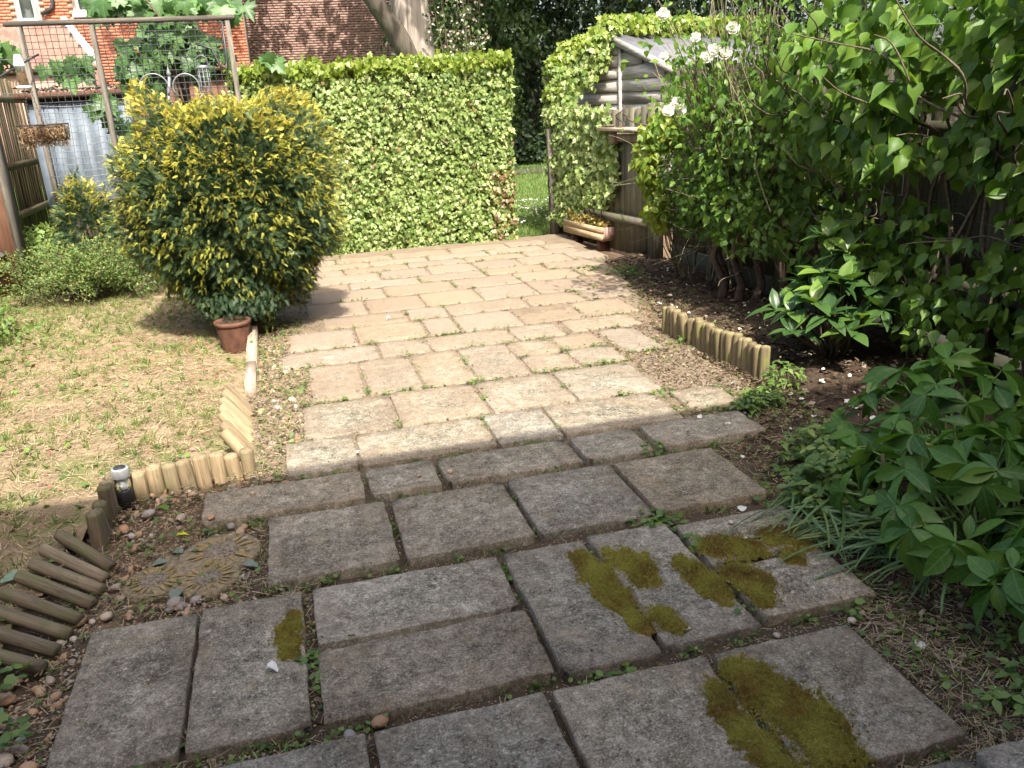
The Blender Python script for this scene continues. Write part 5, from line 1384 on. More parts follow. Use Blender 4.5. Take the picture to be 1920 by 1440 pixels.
for r in range(9):
    s_ = r * .2
    if s_ + .2 > LY1 - LY0: break
    for x in np.arange(LX0, LX1, .226):
        xr = LX1 + (LX2 - LX1) * (s_ + .1) / (LY1 - LY0)
        if x + .15 > xr: continue
        o = link('roof_tile', tile_me, M_TILE, lr); o.location = (x, LY0 - .03 + s_, LZ0 + s_ * sl_)
def vq(dx, dz): return [(LX1 + dx, LY0 - .05, LZ0 + dz), (LX2 + dx, LY1, LZ1 + dz)]
(p0, p1), (p2, p3), (p4, p5), (p6, p7) = vq(-.02, -.05), vq(.12, -.05), vq(-.02, .16), vq(.12, .16)
link('verge_board', MB().add([p0, p2, p3, p1, p4, p6, p7, p5], [(0, 3, 2, 1), (4, 5, 6, 7), (0, 1, 5, 4), (1, 2, 6, 5), (2, 3, 7, 6), (3, 0, 4, 7)]).mesh('verge_board'), M_WHITE, lr)
GV = 29.5
gh = thing('red_brick_gable', (1.8, GV, 0), 'large plain dark red brick wall behind the hedge and big trunk', 'building')
link('wall', MB().box((-1.2, GV + .03, -.09), (6.0, GV + 5, 8.5)).mesh('wall'), M_MORTAR, gh)
bricks(gh, GV, -1.2, 6.0, 2.4, 5.4, M_BRICKR, [], 300)

# ------------------------------------------------------------------ trees beyond
def crown_mesh(blobs_, n, size, young=.5, spread=.5):
    parts = []
    w = np.array([b_[3] * b_[4] * b_[5] for b_ in blobs_]) ** .7; w = w / w.sum()
    for b_, ww in zip(blobs_, w):
        m = max(30, int(n * ww)); d_ = rdir(m); r = rng.uniform(.55, 1.04, m) * (1 + .15 * np.sin(d_[:, 0] * 6 + b_[0]) * np.sin(d_[:, 2] * 7 + b_[2]))
        P = np.array(b_[:3]) + d_ * r[:, None] * np.array(b_[3:6])
        ax = unit(np.array([0, 0, -.6]) + rng.normal(0, .7, (m, 3))); nr = unit(d_ * .6 + [0, -.2, .7] + rng.normal(0, spread, (m, 3)))
        parts.append(scatter(OVATE_S, P, frames(ax, nr), rng.uniform(.6, 1.25, m) * size, np.clip(young + .25 * d_[:, 2] + rng.normal(0, .22, m), 0, 1)))
    V, F, A_ = merge(parts)
    return nmesh('crown', V, F, A_)
def bg_tree(name, x, y, h, w, n, mat, label, size=.16, low=.6, seed=0):
    t = thing(name, (x, y, -.05), label, 'tree', 'trees beyond the garden')
    r = np.random.default_rng(seed)
    b = MB(); b.tube([(x, y, -.1), (x + r.normal(0, .1), y, h * .3), (x + r.normal(0, .2), y, h * .8)], [.22, .17, .05], 8)
    bl = []
    for k in range(16):
        z = low + (h - low) * (k + .5) / 16; ww = w * math.sin(PI * (.18 + .75 * (k / 16))) ** .7
        a_ = k * 2.4; px_, py_ = x + ww * .45 * math.cos(a_), y + ww * .45 * math.sin(a_)
        bl.append((px_, py_, z, ww * .55, ww * .55, (h - low) / 9)); 
        b.tube([(x, y, z * .8), ((x + px_) / 2, (y + py_) / 2, z * .93), (px_, py_, z)], [.07, .05, .02], 5)
    link('trunk', b.mesh('trunk', True), M_STEM, t)
    link('crown', crown_mesh(bl, n, size), mat, t, kind='stuff')
    return t
for i, (x, y, h, w, m_, lb) in enumerate([(4.9, 20.5, 6.5, 1.7, M_MIDTREE, 'lighter green tree right of the big grey trunk'), (6.6, 22.2, 8, 2.0, M_DARKTREE, 'dark tree straight behind the grass opening'), (8.3, 20.8, 8, 2.1, M_DARKTREE, 'dark tree behind the ivy crest'),
                                        (10.4, 21.5, 8, 2.2, M_DARKTREE, 'dark tree behind the shed roof'), (12.8, 21, 8, 2.3, M_DARKTREE, 'dark tree seen above the white roses'), (15.4, 21, 8, 2.4, M_DARKTREE, 'dark tree behind the climber on the right'),
                                        (5.2, 26, 9, 2.5, M_DARKTREE, 'tall dark tree deep behind the big trunk'), (8.9, 26.5, 9, 2.6, M_DARKTREE, 'tall dark tree at the back of the meadow'), (18.5, 21, 8, 2.5, M_DARKTREE, 'farthest right dark tree hidden by the climber')]):
    bg_tree('background_tree', x, y, h, w, 9500 if i < 5 else 5000, m_, lb, .15, .15 if i != 0 else .8, 300 + i)
sh_t = bg_tree('background_tree', 4.3, 25.0, 9.5, 3.4, 2600, M_MIDTREE, 'tall tree added out of view behind the big trunk to shade the brick wall', .34, 6.3, 350)  # this tree and the next are added unseen to shade the gable
bg_tree('background_tree', -1.7, 25.0, 9.5, 3.6, 2600, M_MIDTREE, 'tall tree added with its crown out of view to dapple the brick wall', .34, 6.5, 351)
# undergrowth along the wood edge
ug = thing('undergrowth', (8, 19.4, 0), 'dark shrubs along the far edge of the meadow', 'shrubs')
n = 9000; x = rng.uniform(3, 16, n); P = np.stack([x, 19.6 + rng.normal(0, .35, n), np.abs(rng.normal(0, .55, n)) * (1 + .4 * np.sin(x * 2.1))], 1)
link('foliage', nmesh('foliage', *scatter(OVATE_S, P, frames(rdir(n), rdir(n) * .6 + [0, -.4, .7]), rng.uniform(.1, .2, n), rng.uniform(0, .9, n))), M_DARKTREE, ug, kind='stuff')

bt = thing('big_tree', (2.75, 16.2, 0), 'large tree with thick pale grey trunk forking behind the hedge', 'tree')
b = MB()
b.tube([(2.72, 16.2, -.1), (2.70, 16.2, .6), (2.68, 16.2, 1.4), (2.67, 16.2, 2.3), (2.62, 16.2, 3.2), (2.6, 16.2, 4.6), (2.7, 16.2, 6.5)], [.52, .40, .34, .325, .32, .27, .2], 20)
P_ = np.concatenate(b.V); 
bm_V = P_ * 1.0
th_ = np.arctan2(bm_V[:, 1] - 16.2, bm_V[:, 0] - 2.66)
b.V = [bm_V + np.stack([np.cos(th_), np.sin(th_), 0 * th_], 1) * (.02 * np.sin(th_ * 7 + bm_V[:, 2] * 1.5) + .012 * np.sin(th_ * 3 + bm_V[:, 2] * 4))[:, None]]
link('trunk', b.mesh('trunk', True), M_BARK, bt)
b = MB(); b.tube([(2.66, 16.15, 1.9), (2.42, 16.0, 2.45), (2.08, 15.85, 2.95), (1.72, 15.7, 3.5), (1.3, 15.5, 4.4), (.8, 15.2, 5.6)], [.26, .19, .165, .15, .12, .07], 14)
link('limb', b.mesh('limb', True), wood_mat('shaded_bark', (.045, .038, .03), (.13, .11, .085), scale=.2), bt)  # shade on the limb put into a darker copy of the bark
b = MB()
for k in range(10):
    a_ = k * 2 * PI / 10; b.tube([(2.65, 16.2, 4.6 + .15 * k), (2.65 + 1.5 * math.cos(a_), 16 + 1.3 * math.sin(a_), 6.2 + .15 * k), (2.65 + 3.2 * math.cos(a_), 15.6 + 2.4 * math.sin(a_), 7.2 + .1 * k)], [.12, .08, .03], 6)
link('branches', b.mesh('branches', True), M_BARK, bt)
link('crown', crown_mesh([(2.6 + 2.6 * math.cos(k * .9), 15.8 + 2.3 * math.sin(k * .9), 7.0 + .5 * (k % 3), 1.9, 1.8, 1.1) for k in range(7)] + [(7.5, 17, 7.2, 2.6, 2.4, 1.2), (10.5, 17.5, 7.4, 2.6, 2.4, 1.2), (13.5, 18, 7.4, 2.6, 2.4, 1.2), (5.2, 17.5, 7.6, 2.2, 2.2, 1.2), (16, 18, 7.4, 2.6, 2.4, 1.2)], 11000, .30, .4), M_MIDTREE, bt, kind='stuff')
# shrub with pale blossom right of the trunk
el = thing('blossom_shrub', (3.25, 15.4, 0), 'loose shrub with pale pinkish blossom beside the big trunk', 'shrub')
b = MB(); parts = []; pp = []
for k in range(26):
    s0 = np.array([3.25 + rng.normal(0, .12), 15.4 + rng.normal(0, .1), -.05]); e = np.array([3.3 + rng.normal(0, .28), 15.4 + rng.normal(0, .25), rng.uniform(2.2, 3.4)])
    pts = np.array([s0, (s0 * 2 + e) / 3 + rng.normal(0, .05, 3), (s0 + 2 * e) / 3 + rng.normal(0, .05, 3), e]); b.tube(pts, [.016, .013, .009, .004], 5, False)
    m = 60; f = rng.uniform(.5, 1, (m, 1)); P = (s0 * (1 - f) + e * f) + rng.normal(0, .09, (m, 3))
    parts.append(scatter(OVATE_S, P, frames(rdir(m), rdir(m) + [0, -.4, .6]), rng.uniform(.05, .1, m), rng.uniform(.2, 1, m)))
    P = P[:22] + rng.normal(0, .04, (22, 3)); pp.append(scatter(PETAL, P, frames(rdir(22), rdir(22) + [0, -.6, .6]), rng.uniform(.03, .06, 22), rng.uniform(0, 1, 22)))
V, F, A_ = merge(parts); link('foliage', nmesh('foliage', V, F, A_), M_MIDTREE, el, kind='stuff')
V, F, A_ = merge(pp); link('blossom', nmesh('blossom', V, F, A_), leaf_mat('pale_blossom', [(0, (.34, .23, .18)), (.5, (.48, .38, .32)), (1, (.60, .54, .47))], trans=.3, tcol=(1, 1, 1)), el, kind='stuff'); link('stems', b.mesh('stems'), M_STEM, el, kind='stuff')

# meadow grass seen through the opening
n = 30000
y = 9.3 + 9 * rng.uniform(0, 1, n) ** 1.6; x = 2.2 + (y - 9) * .30 + rng.uniform(-.6, 1.6, n) * (1 + (y - 9) * .12)
P = np.stack([x, y, np.full(n, -.06)], 1)
V_, F_ = BLADE
mg = [o for o in bpy.data.objects if o.name == 'meadow'][0]
link('meadow_grass', nmesh('meadow_grass', *scatter((V_ * [2.4, 1, 1], F_), P, frames(unit(rng.normal(0, .5, (n, 3)) + [0, 0, 1]), rdir(n)), rng.uniform(.035, .085, n) * (1 + .07 * (y - 9)), np.clip(rng.normal(.45, .2, n), 0, 1))), M_GRASS, mg, kind='stuff')
n = 260; y = rng.uniform(9.7, 12, n); x = 2.5 + (y - 9) * .3 + rng.normal(0, .4, n)
flat_bits('daisies', mg, M_PETALA, x, y, np.full(n, .04), rng.uniform(.02, .035, n), CLOVER, .4)

# ------------------------------------------------------------------ right hand border
CLV = [nmesh('leaf', V_, F_, smooth=True) for V_, F_ in (strip_leaf([.04, .50, .68, .66, .46, .16, .01], .18, .30, nx=1), strip_leaf([.04, .56, .74, .66, .40, .12, .01], .30, .18), strip_leaf([.04, .46, .64, .64, .48, .2, .01], .10, .45), strip_leaf([.04, .42, .56, .54, .38, .16, .01], .45, .12), strip_leaf([.04, .58, .78, .72, .5, .18, .01], .05, .6), strip_leaf([.04, .5, .62, .6, .4, .1, .01], .25, -.12))]
CLT = strip_leaf([.04, .60, .66, .22, .01], .22, .3)

def climber(name, loc, label, cat, vols, n_parts, n_rest, lsize, droop=.9, mat=M_CLIMB, mata=M_CLIMBA, face=(-.7, -.5, .45)):
    t = thing(name, loc, label, cat)
    w = np.array([v[6] for v in vols], float); w /= w.sum()
    P = []; Dd = []
    tot = n_parts + n_rest
    for v, ww in zip(vols, w):
        m = int(tot * ww) + 1; d_ = rdir(m); r = rng.uniform(.35, 1.0, m) ** .6
        P.append(np.array(v[:3]) + d_ * r[:, None] * np.array(v[3:6])); Dd.append(d_)
    P = np.concatenate(P); Dd = np.concatenate(Dd)
    k = P[:, 0] < 3.27; P, Dd = P[k], Dd[k]
    m = len(P)
    ax = unit(np.array([-.25, -.15, -droop]) + rng.normal(0, .45, (m, 3)) + Dd * [.4, .4, .1]); nr = unit(np.array(face) + rng.normal(0, .45, (m, 3)))
    M = frames(ax, nr); s = rng.uniform(.6, 1.2, m) * lsize
    # the leaves that show largest: near, and outermost towards the patio
    score = (s / np.linalg.norm(P - [0, 0, EYE], axis=1)) * np.where(Dd @ unit([-.75, -.6, .25]) > -.05, 1.6, .6)
    order = np.argsort(-score)
    big = order[:n_parts]; rest = order[n_parts:]
    for i in big:
        o = link('leaf', CLV[i % 6], mat, t); put(o, P[i], M[i], (s[i] * rng.uniform(.75, 1.1), s[i], s[i] * rng.uniform(.6, 1.6)))
    if len(rest): link('foliage', nmesh('foliage', *scatter(CLT, P[rest], M[rest], s[rest], rng.uniform(0, 1, len(rest)))), mata, t, kind='stuff')
    return t, P

def wander(b, p, q, n, r0, r1, wob, sides=5):
    p = np.array(p, float); q = np.array(q, float)
    pts = [p + (q - p) * k / n + (rng.normal(0, wob, 3) if 0 < k < n else 0) for k in range(n + 1)]
    q_ = np.array(pts)
    for _ in range(2):      # soften the kinks
        q_ = np.concatenate([q_[:1], np.stack([q_[:-1] * .75 + q_[1:] * .25, q_[:-1] * .25 + q_[1:] * .75], 1).reshape(-1, 3), q_[-1:]])
    b.tube(q_, np.linspace(r0, r1, len(q_)), sides, False); return pts

# 1: big leaved climbing hydrangea near the viewer, upper right
c1, P1 = climber('climbing_hydrangea', (3.2, 3.2, 0), 'large heart leaved climber overhanging the border at upper right', 'climber',
    [(3.14, 3.2, 1.52, .12, .45, .32, 2.2), (3.14, 2.7, 1.6, .12, .4, .40, 2.0), (2.98, 3.85, 1.52, .17, .35, .34, 2.4), (2.98, 4.35, 1.45, .20, .42, .40, 2.0), (3.14, 2.3, 1.5, .12, .5, .45, 1.4), (3.14, 3.4, 1.95, .12, 1.2, .2, 1.6), (3.0, 3.9, 1.15, .16, .5, .15, .9), (3.14, 3.0, 1.15, .1, .6, .2, .7)], 300, 1250, .118)
b = MB()
for k in range(16):
    y0 = rng.uniform(2.0, 4.6); pts = wander(b, (3.26, y0, -.05), (3.2 + rng.normal(0, .04), y0 + rng.normal(0, .3), 1.2), 6, .014, .009, .04)
    wander(b, pts[-1], (rng.uniform(2.5, 3.0), y0 + rng.normal(0, .4), rng.uniform(1.35, 1.85)), 5, .008, .003, .04)
for k in range(40):
    i = rng.integers(0, len(P1)); q = P1[i]; wander(b, (3.22, q[1] + rng.normal(0, .15), q[2] - .15), q, 4, .005, .002, .025, 4)
for k in range(26):
    z0 = rng.uniform(.5, 1.4); y0 = rng.uniform(2.0, 5); wander(b, (3.22, y0, z0), (3.1 + rng.normal(0, .12), y0 + rng.normal(0, .6), z0 + rng.normal(0, .15)), 6, .006, .003, .04, 4)
link('stems', b.mesh('stems', True), M_STEM, c1, kind='stuff')
# 2: sparse leafy growth low on the fence behind the hellebores
c2, P2 = climber('fence_climber', (3.25, 3.4, 0), 'dark leafy climber low on the shaded right hand fence', 'climber',
    [(3.05, 3.3, .32, .18, .30, .22, 1.6), (3.1, 2.9, .5, .14, .3, .2, 1.0), (3.15, 3.9, .75, .12, .5, .14, 1.0), (3.1, 2.7, .95, .14, .5, .2, 1.0), (3.15, 4.6, .72, .14, .4, .16, 1.0), (3.08, 2.5, .35, .2, .4, .25, 1.2), (3.15, 4.3, 1.02, .12, .6, .14, 1.2), (3.12, 3.2, 1.12, .15, .6, .14, 1.0), (3.1, 4.2, .5, .16, .6, .3, 2.0), (3.1, 2.3, .8, .16, .5, .4, 1.6), (3.12, 4.9, .9, .14, .5, .3, 1.4), (3.12, 2.6, .6, .14, .6, .35, 2.0), (3.12, 3.5, .55, .14, .6, .3, 1.6)], 290, 1300, .085)
b = MB()
for k in range(30):
    y0 = rng.uniform(2.0, 5); z0 = rng.uniform(.05, .9); wander(b, (3.26, y0, z0), (3.2 + rng.normal(0, .05), y0 + rng.normal(0, .5), z0 + rng.uniform(0, .35)), 6, .005, .0025, .03, 4)
link('stems', b.mesh('stems', True), M_STEM, c2, kind='stuff')
# 3: shrubby tangle of thin stems with climbing rose, centre right
c3, P3 = climber('border_shrub', (3.1, 5.35, 0), 'tall twiggy shrub with gnarled trunks and small leaves right of the shed', 'shrub',
    [(2.95, 5.1, 1.0, .28, .45, .28, 2.4), (2.92, 5.6, .92, .28, .45, .28, 2.4), (3.0, 6.2, .85, .24, .4, .30, 1.6), (3.05, 4.8, .8, .2, .35, .25, 1.2), (3.1, 4.9, 1.45, .2, .4, .35, 1.6), (3.15, 5.5, 1.5, .18, .5, .3, 1.2), (2.98, 6.1, .58, .22, .5, .18, 1.2), (3.15, 5.0, 1.95, .25, .6, .3, 1.8), (2.85, 5.2, .72, .2, .5, .16, 1.4), (2.95, 4.7, 1.2, .22, .45, .3, 1.8), (2.95, 5.4, 1.3, .22, .5, .25, 2.0), (3.0, 5.9, 1.45, .2, .4, .3, 1.0), (2.9, 4.9, .55, .2, .4, .16, .9), (2.95, 5.6, .55, .2, .5, .14, .9), (2.58, 5.0, 1.5, .16, .3, .22, .22), (2.62, 5.45, 1.4, .14, .25, .2, .15)], 300, 4200, .056, droop=.7)
b = MB()
for (x0, y0, lean) in [(3.06, 5.3, .0), (3.14, 5.22, .1), (3.0, 5.42, -.05), (3.2, 5.05, .15), (3.1, 5.6, 0)]:
    pts = [(x0, y0, -.06), (x0 + .02 + lean * .3, y0 - .02, .12), (x0 - .03 + lean * .6, y0 + .03, .3), (x0 + .03 + lean, y0, .55), (x0 + lean, y0 + .08, .85)]
    b.tube(pts, [.042, .032, .027, .022, .016], 8, False)
    for k in range(7): wander(b, pts[3 if k % 2 else 4], (x0 + rng.normal(-.1, .2), y0 + rng.normal(.1, .45), rng.uniform(1.0, 1.7)), 5, .014, .005, .04)
link('trunk', b.mesh('trunk', True), M_REDBARK, c3)
b = MB()
for k in range(90):
    x0, y0 = 3.1 + rng.normal(0, .1), 5.2 + rng.normal(0, .28); z0 = rng.uniform(.7, 1.2)
    wander(b, (x0, y0, z0), (x0 + rng.normal(-.12, .2), y0 + rng.normal(.1, .4), rng.uniform(1.55, 2.25)), 5, .006, .0025, .025, 4)
for k in range(120):
    q = P3[rng.integers(0, len(P3))]; wander(b, (3.12 + rng.normal(0, .05), q[1] + rng.normal(0, .2), q[2] - rng.uniform(.05, .4)), q, 4, .0045, .0015, .02, 4)
for k in range(60):
    y0 = rng.uniform(4.8, 6.7); z0 = rng.uniform(.35, 1.0); wander(b, (3.1, y0, z0), (2.75 + rng.normal(0, .1), y0 + rng.normal(0, .3), z0 + rng.normal(-.02, .15)), 5, .004, .0018, .03, 4)
link('stems', b.mesh('stems', True), M_STEMP, c3, kind='stuff')
# lime leaved growth over the shelf end
lm = thing('lime_climber', (2.95, 6.5, .0), 'bright lime green leafy growth beside the end of the shelf', 'climber')
n = 750; P = np.concatenate([np.array(c_) + rdir(m_) * rng.uniform(.3, 1, m_)[:, None] ** .6 * np.array(r_) for c_, r_, m_ in [((2.78, 5.95, 1.18), (.17, .15, .13), 330), ((2.66, 6.0, .95), (.09, .13, .2), 230), ((2.74, 6.0, .62), (.10, .14, .18), 150)]])
n = len(P)
link('foliage', nmesh('foliage', *scatter(CLT, P, frames(unit(np.array([-.2, -.2, -.8]) + rng.normal(0, .5, (n, 3))), unit(np.array([-.5, -.6, .6]) + rng.normal(0, .45, (n, 3)))), rng.uniform(.045, .085, n), rng.uniform(0, 1, n)), smooth=True), M_LIME, lm, kind='stuff')
b = MB()
for k in range(14): wander(b, (3.05, 6.1 + rng.normal(0, .1), 0), P[rng.integers(0, n)], 6, .006, .002, .03, 4)
link('stems', b.mesh('stems'), M_STEMP, lm, kind='stuff')
# white climbing rose
rs = thing('climbing_rose', (3.15, 6.0, 0), 'climbing rose with white double blooms above the fence', 'rose')
RP = np.array([1, 1, 0]) * 5.0 / 6 * np.array([(3.2, 6.0, 1.71), (3.29, 6.0, 1.69), (3.14, 6.0, 1.67), (2.91, 6.0, 1.36), (2.84, 6.0, 1.31), (2.79, 6.0, 1.97), (3.05, 6.0, 1.81), (3.35, 6.0, 1.86), (2.80, 6.0, 1.69), (2.95, 6.02, 1.31)]) + np.array([0, 0, 1]) * (EYE + (np.array([1.71, 1.69, 1.67, 1.36, 1.31, 1.97, 1.81, 1.86, 1.69, 1.31]) - EYE) * 5.0 / 6)[:, None]
for c_, s_ in zip(RP, [.048, .045, .042, .044, .040, .042, .034, .044, .03, .036]):
    parts = []
    for ring_, (m_, el, sc_) in enumerate([(7, .15, 1.0), (6, .6, .9), (5, 1.0, .7), (4, 1.3, .5)]):
        a_ = np.arange(m_) * 2 * PI / m_ + ring_ * .5 + rng.normal(0, .15, m_)
        fwd = unit(np.array([-.4, -.75, .45])); x_ = unit(np.cross(fwd, [0, 0, 1.])); y_ = np.cross(x_, fwd)
        rad = np.cos(a_)[:, None] * x_ + np.sin(a_)[:, None] * y_
        ax = unit(rad * math.cos(el) + fwd * math.sin(el)); nr = unit(fwd * math.cos(el) - rad * math.sin(el) + rng.normal(0, .15, (m_, 3)))
        parts.append(scatter(PETAL, np.tile(c_, (m_, 1)), frames(ax, nr), np.full(m_, s_ * sc_), rng.uniform(.3, 1, m_)))
    V, F, A_ = merge(parts); link('flower', nmesh('flower', V, F, A_, smooth=True), M_PETALA, rs)
b = MB(); parts = []
for c_ in RP:
    pts = wander(b, (3.2, 5.9 + rng.normal(0, .2), .0), (3.2 + rng.normal(0, .05), 6.0 + rng.normal(0, .1), 1.0), 5, .012, .008, .03); wander(b, pts[-1], c_, 5, .006, .003, .025)
    m_ = 26; P = c_ + rng.normal(0, .12, (m_, 3)) + [0, .04, -.03]
    parts.append(scatter(OVATE_S, P, frames(rdir(m_) + [0, -.2, -.5], rdir(m_) * .6 + [-.3, -.5, .6]), rng.uniform(.04, .065, m_), rng.uniform(.2, 1, m_)))
link('stems', b.mesh('stems'), M_STEMP, rs, kind='stuff'); V, F, A_ = merge(parts); link('foliage', nmesh('foliage', V, F, A_), M_CLIMBA, rs, kind='stuff')

# ribbed evergreen
vb = thing('ribbed_evergreen', (2.88, 3.92, 0), 'small glossy evergreen with deeply ribbed leaves catching the sun', 'shrub')
def ribbed(curl):
    ws = [.03, .30, .46, .50, .42, .24, .02]; V = []; nx = 4; cols = 2 * nx + 1
    for i, w in enumerate(ws):
        t_ = i / 6
        for j in range(cols):
            s_ = (j - nx) / nx
            V.append((s_ * w / 2, t_, .10 * abs(s_) * w + .030 * (j % 2) * math.sin(t_ * PI) - curl * t_ * t_))
    return nmesh('leaf', np.array(V), np.array([(i * cols + j, i * cols + j + 1, (i + 1) * cols + j + 1, (i + 1) * cols + j) for i in range(6) for j in range(cols - 1)]), smooth=True)
RB = [ribbed(.2), ribbed(.4), ribbed(.55)]
b = MB(); k = 0
heads = []
for i in range(30):
    a_ = i * 2.4; r_ = .37 * math.sqrt((i + .5) / 30)
    heads.append(np.array([2.86 + r_ * math.cos(a_), 3.90 + r_ * math.sin(a_) * .9, max(.14, .60 - 1.05 * r_ + rng.normal(0, .05))]))
heads += [np.array([2.96, 3.95, .60]), np.array([2.85, 4.0, .66]), np.array([3.08, 3.85, .5])]
for h in heads:
    wander(b, (2.88 + rng.normal(0, .03), 3.92 + rng.normal(0, .03), -.03), h, 4, .009, .005, .015)
    m_ = int(rng.integers(6, 10))
    for q in range(m_):
        a_ = q * 2 * PI / m_ + rng.normal(0, .3); el = rng.uniform(-.5, .9) if q > 1 else 1.1
        ax = np.array([math.cos(a_) * math.cos(el), math.sin(a_) * math.cos(el), math.sin(el) + .1]); nr = np.array([-math.cos(a_) * math.sin(el), -math.sin(a_) * math.sin(el), math.cos(el)]) + rng.normal(0, .15, 3)
        o = link('leaf', RB[k % 3], M_VIB, vb); put(o, h - [0, 0, .01], frames(unit(ax)[None], unit(nr)[None])[0], rng.uniform(.11, .17)); k += 1
link('stems', b.mesh('stems', True), M_STEM, vb)

# hellebores: every leaflet is a part
HL = [nmesh('leaf', V_, F_, smooth=True) for V_, F_ in (strip_leaf([.05, .22, .38, .46, .42, .25, .01], .20, .26), strip_leaf([.05, .24, .42, .48, .40, .21, .01], .34, .45), strip_leaf([.05, .19, .34, .42, .41, .27, .01], .12, .10))]
def hellebore(loc, n_heads, R_, H_, label, cap=290):
    t = thing('hellebore', (loc[0], loc[1], 0), label, 'plant', 'hellebores in the shaded border')
    b = MB(); k = 0
    for i in range(n_heads):
        a_ = i * 2.399 + rng.normal(0, .2); r_ = R_ * math.sqrt((i + .4) / n_heads)
        h = np.array([loc[0] + r_ * math.cos(a_), loc[1] + r_ * math.sin(a_), H_ * (1 - .65 * (r_ / R_) ** 2) + rng.normal(0, .03)]); h[2] = max(h[2], .06)
        s0 = np.array([loc[0] + rng.normal(0, .05), loc[1] + rng.normal(0, .05), -.03])
        b.tube([s0, (s0 + h) / 2 + [0, 0, .08], h], [.005, .0045, .0035], 5, False)
        out = np.array([math.cos(a_), math.sin(a_), 0]); m_ = int(rng.integers(4, 8)); rot = rng.normal(0, .3)
        tilt = .25 + .75 * (r_ / R_)
        N_ = unit(out * tilt + [-.15, -.25, 1.0] + rng.normal(0, .3, 3)); X_ = unit(out - N_ * (out @ N_)); Y_ = np.cross(N_, X_)
        for q in range(m_):
            if k >= cap: break
            th_ = (q - (m_ - 1) / 2) * (2 * PI * .74 / m_) + rot + rng.normal(0, .22)
            ax = X_ * math.cos(th_) + Y_ * math.sin(th_) + N_ * rng.normal(-.05, .15)
            o = link('leaf', HL[k % 3], M_HELL, t); put(o, h, frames(unit(ax)[None], unit(N_ + rng.normal(0, .35, 3))[None])[0], rng.uniform(.085, .165) * (1.0 - .25 * abs(th_) / PI)); k += 1
    link('stems', b.mesh('stems', True), M_GSTEM, t)
    return t
hellebore((2.05, 1.95), 46, .44, .36, 'hellebore clump at the right edge beside the cut strap leaves')
hellebore((2.35, 2.45), 42, .42, .42, 'tallest hellebore clump under the dark fence climber')
hellebore((2.05, 1.5), 34, .36, .30, 'hellebore clump at the lower right edge of the picture')
hellebore((2.75, 2.15), 24, .38, .38, 'hellebore clump farthest right against the fence')
# seed-head stalk among them
st = link('cut_stalk', MB().tube([(1.80, 2.15, 0), (1.795, 2.14, .27), (1.79, 2.14, .30)], [.006, .006, .005], 7).mesh('cut_stalk'), M_STEMP, label='bare cut stalk standing among the hellebores', cat='stalk')
wh = link('yellowing_leaf', LEAF_ME.copy(), leaf_mat('yellowing', [(0, (.45, .42, .16)), (1, (.5, .46, .2))], 'obj'), label='withered yellow leaf resting on the hellebores', cat='leaf'); wh.location = (1.98, 2.12, .30); wh.scale = (.09, .09, .09); wh.rotation_euler = (.3, .2, 1.3)

# small leaved weeds in front of the hellebores (three clumps)
def weed_bush(loc, R_, H_, n, label, leaf=.045, mat=M_WEED):
    t = thing('leafy_weed', (loc[0], loc[1], 0), label, 'weed', 'leafy weeds in the right border')
    d_ = rdir(n); d_[:, 2] = np.abs(d_[:, 2]); r = rng.uniform(.3, 1, n) ** .6
    P = np.array([loc[0], loc[1], -.01]) + d_ * r[:, None] * np.array([R_, R_ * .9, H_])
    P = np.repeat(P, 3, 0); m = len(P); a_ = np.tile([0, 2.1, 4.2], n) + np.repeat(rng.uniform(0, 6, n), 3)
    ax = np.stack([np.cos(a_), np.sin(a_), rng.normal(-.1, .25, m)], 1); nr = unit(np.repeat(d_, 3, 0) * .5 + [-.1, -.2, 1] + rng.normal(0, .2, (m, 3)))
    link('foliage', nmesh('foliage', *scatter(OVATE_S, P, frames(ax, nr), rng.uniform(.6, 1.2, m) * leaf, np.repeat(rng.uniform(0, 1, n), 3))), mat, t, kind='stuff')
    b = MB()
    for i in range(0, n, 3): b.tube([(loc[0] + rng.normal(0, .04), loc[1] + rng.normal(0, .04), -.03), P[3 * i] * [.6, .6, .8] + np.array([*loc, 0]) * [.4, .4, 0], P[3 * i]], .0014, 3, False)
    link('stems', b.mesh('stems'), M_GSTEM, t, kind='stuff')
weed_bush((1.86, 2.42), .22, .20, 230, 'leafy weed clump beside the strap leaves', .046)
weed_bush((1.98, 2.72), .20, .18, 150, 'leafy weed clump under the taller hellebores', .042)
weed_bush((2.10, 3.38), .15, .10, 100, 'weed clump at the corner of the shadow line', .034)
weed_bush((2.30, 3.52), .13, .17, 70, 'wispy weed near the end of the mossy logs', .034)
weed_bush((1.70, 1.28), .20, .07, 90, 'low weeds on the soil at the bottom right', .036)
weed_bush((1.86, 1.55), .16, .06, 50, 'ground weeds beside the lower hellebore', .034)

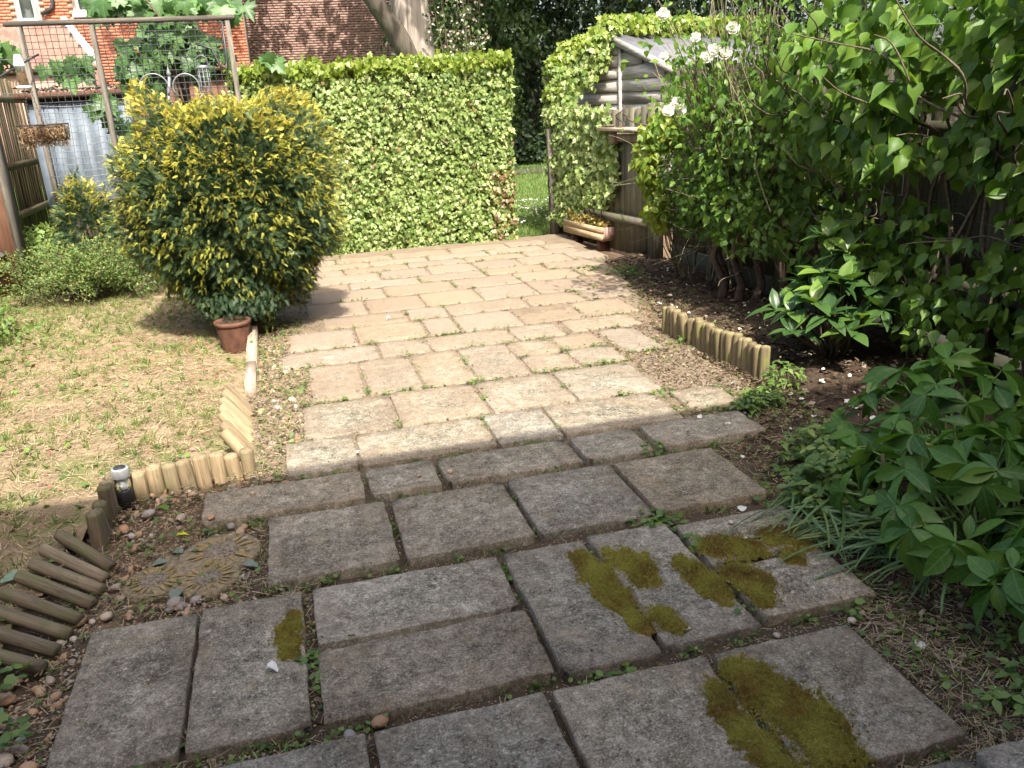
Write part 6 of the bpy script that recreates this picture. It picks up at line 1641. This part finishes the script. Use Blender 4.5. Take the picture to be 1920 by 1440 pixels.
# heap of cut strap leaves
ht = thing('cut_leaf_heap', (1.66, 2.1, 0), 'flattened heap of long cut green strap leaves at the patio edge', 'leaf heap')
SR = nmesh('leaf', *strip_leaf([.045, .05, .048, .044, .036, .02], .25, 0), smooth=True)
for i in range(165):
    th_ = rng.normal(2.9, .45) if rng.uniform() < .72 else rng.uniform(0, 2 * PI)
    L_ = rng.uniform(.16, .36); x0 = 1.86 + rng.normal(0, .08); y0 = 2.04 + rng.normal(0, .13); z0 = rng.uniform(.0, .06)
    if rng.uniform() < .3: x0, y0, th_ = 1.68 + rng.normal(0, .06), 2.32 + rng.normal(0, .06), rng.normal(-2.0, .8)
    V_, F_ = strip_leaf([.030, .036, .036, .034, .028, .015], .25, rng.uniform(0, .12))
    n_ = 6; t_ = V_[:, 1]
    bend = rng.normal(0, .18); V_[:, 0] += bend * t_ ** 2; V_[:, 2] += .25 * np.sin(t_ * PI) * rng.uniform(.0, .22)
    o = link('leaf', nmesh('leaf', V_, F_, np.full(len(V_), rng.uniform(0, 1)), smooth=True), M_STRAP, ht)
    put(o, (x0, y0, z0 + .012), frames([[math.cos(th_), math.sin(th_), rng.normal(-.02, .04) - z0 * .8]], [[rng.normal(0, .3), rng.normal(0, .3), 1]])[0], L_)

# clutter over the pebble strip and the near right soil
def clutter(n, x0, x1, y0, y1, ok, zf, par):
    x = rng.uniform(x0, x1, n); y = rng.uniform(y0, y1, n); k = ok(x, y) & ~on_slab(x, y, 0); x, y = x[k], y[k]
    flat_bits('dry_bits', par, M_STRAW, x, y, zf(x, y) + rng.uniform(.004, .018, len(x)), rng.uniform(.015, .06, len(x)), STRAW, .3)
    q = rng.uniform(0, 1, len(x)) < .16
    tufts('grass_tufts', par, M_GRASS, x[q], y[q], zf(x[q], y[q]) - .003, 4, rng.uniform(.025, .06, q.sum()), .9, 1.4, .5)
    q = rng.uniform(0, 1, len(x)) < .14
    flat_bits('small_leaves', par, M_WEED, x[q], y[q], zf(x[q], y[q]) + rng.uniform(.008, .03, q.sum()), rng.uniform(.01, .026, q.sum()), CLOVER, .5)
    q = rng.uniform(0, 1, len(x)) < .3
    flat_bits('brown_scraps', par, M_LITTER, x[q], y[q], zf(x[q], y[q]) + rng.uniform(.003, .014, q.sum()), rng.uniform(.01, .032, q.sum()), TINY, .5)
clutter(3600, -.95, -.02, 1.6, 3.5, lambda x, y: ~((x < -.86)), patio_z, patio)
clutter(2600, -.30, .0, 3.4, 6.2, lambda x, y: x > -.29, patio_z, patio)
clutter(3000, 1.42, 2.0, 1.0, 2.0, lambda x, y: x > 1.42, lambda x, y: np.where(x > bed_edge(y), bed_z(x, y), patio_z(x, y)), bed)
clutter(2000, 1.66, 2.3, 2.4, 3.6, lambda x, y: x > 1.66, lambda x, y: np.where(x > bed_edge(y), bed_z(x, y), patio_z(x, y)), bed)
clutter(1800, 2.0, 2.9, 4.4, 7.4, lambda x, y: x > 2.05 + (y - 4.4) * .2, lambda x, y: np.where(x > bed_edge(y), bed_z(x, y), patio_z(x, y)), bed)
# leafy bush at the left edge of the lawn, mostly out of the picture
lb = thing('lawn_edge_bush', (-2.3, 4.75, 0), 'leafy bush at the far left edge of the lawn', 'shrub')
n = 2600; d_ = rdir(n); P = np.array([-2.28, 4.75, .5]) + d_ * (rng.uniform(.4, 1, n) ** .5)[:, None] * [.34, .55, .5]; P[:, 2] = np.maximum(P[:, 2], .02)
link('foliage', nmesh('foliage', *scatter(OVATE_S, P, frames(rdir(n), d_ * .5 + rdir(n) * .5 + [0, 0, .6]), rng.uniform(.04, .08, n), rng.uniform(0, 1, n))), M_WEED, lb, kind='stuff')
link('stem', MB().tube([(-2.3, 4.75, -.05), (-2.28, 4.75, .6)], [.02, .006], 6).mesh('stem'), M_STEM, lb)
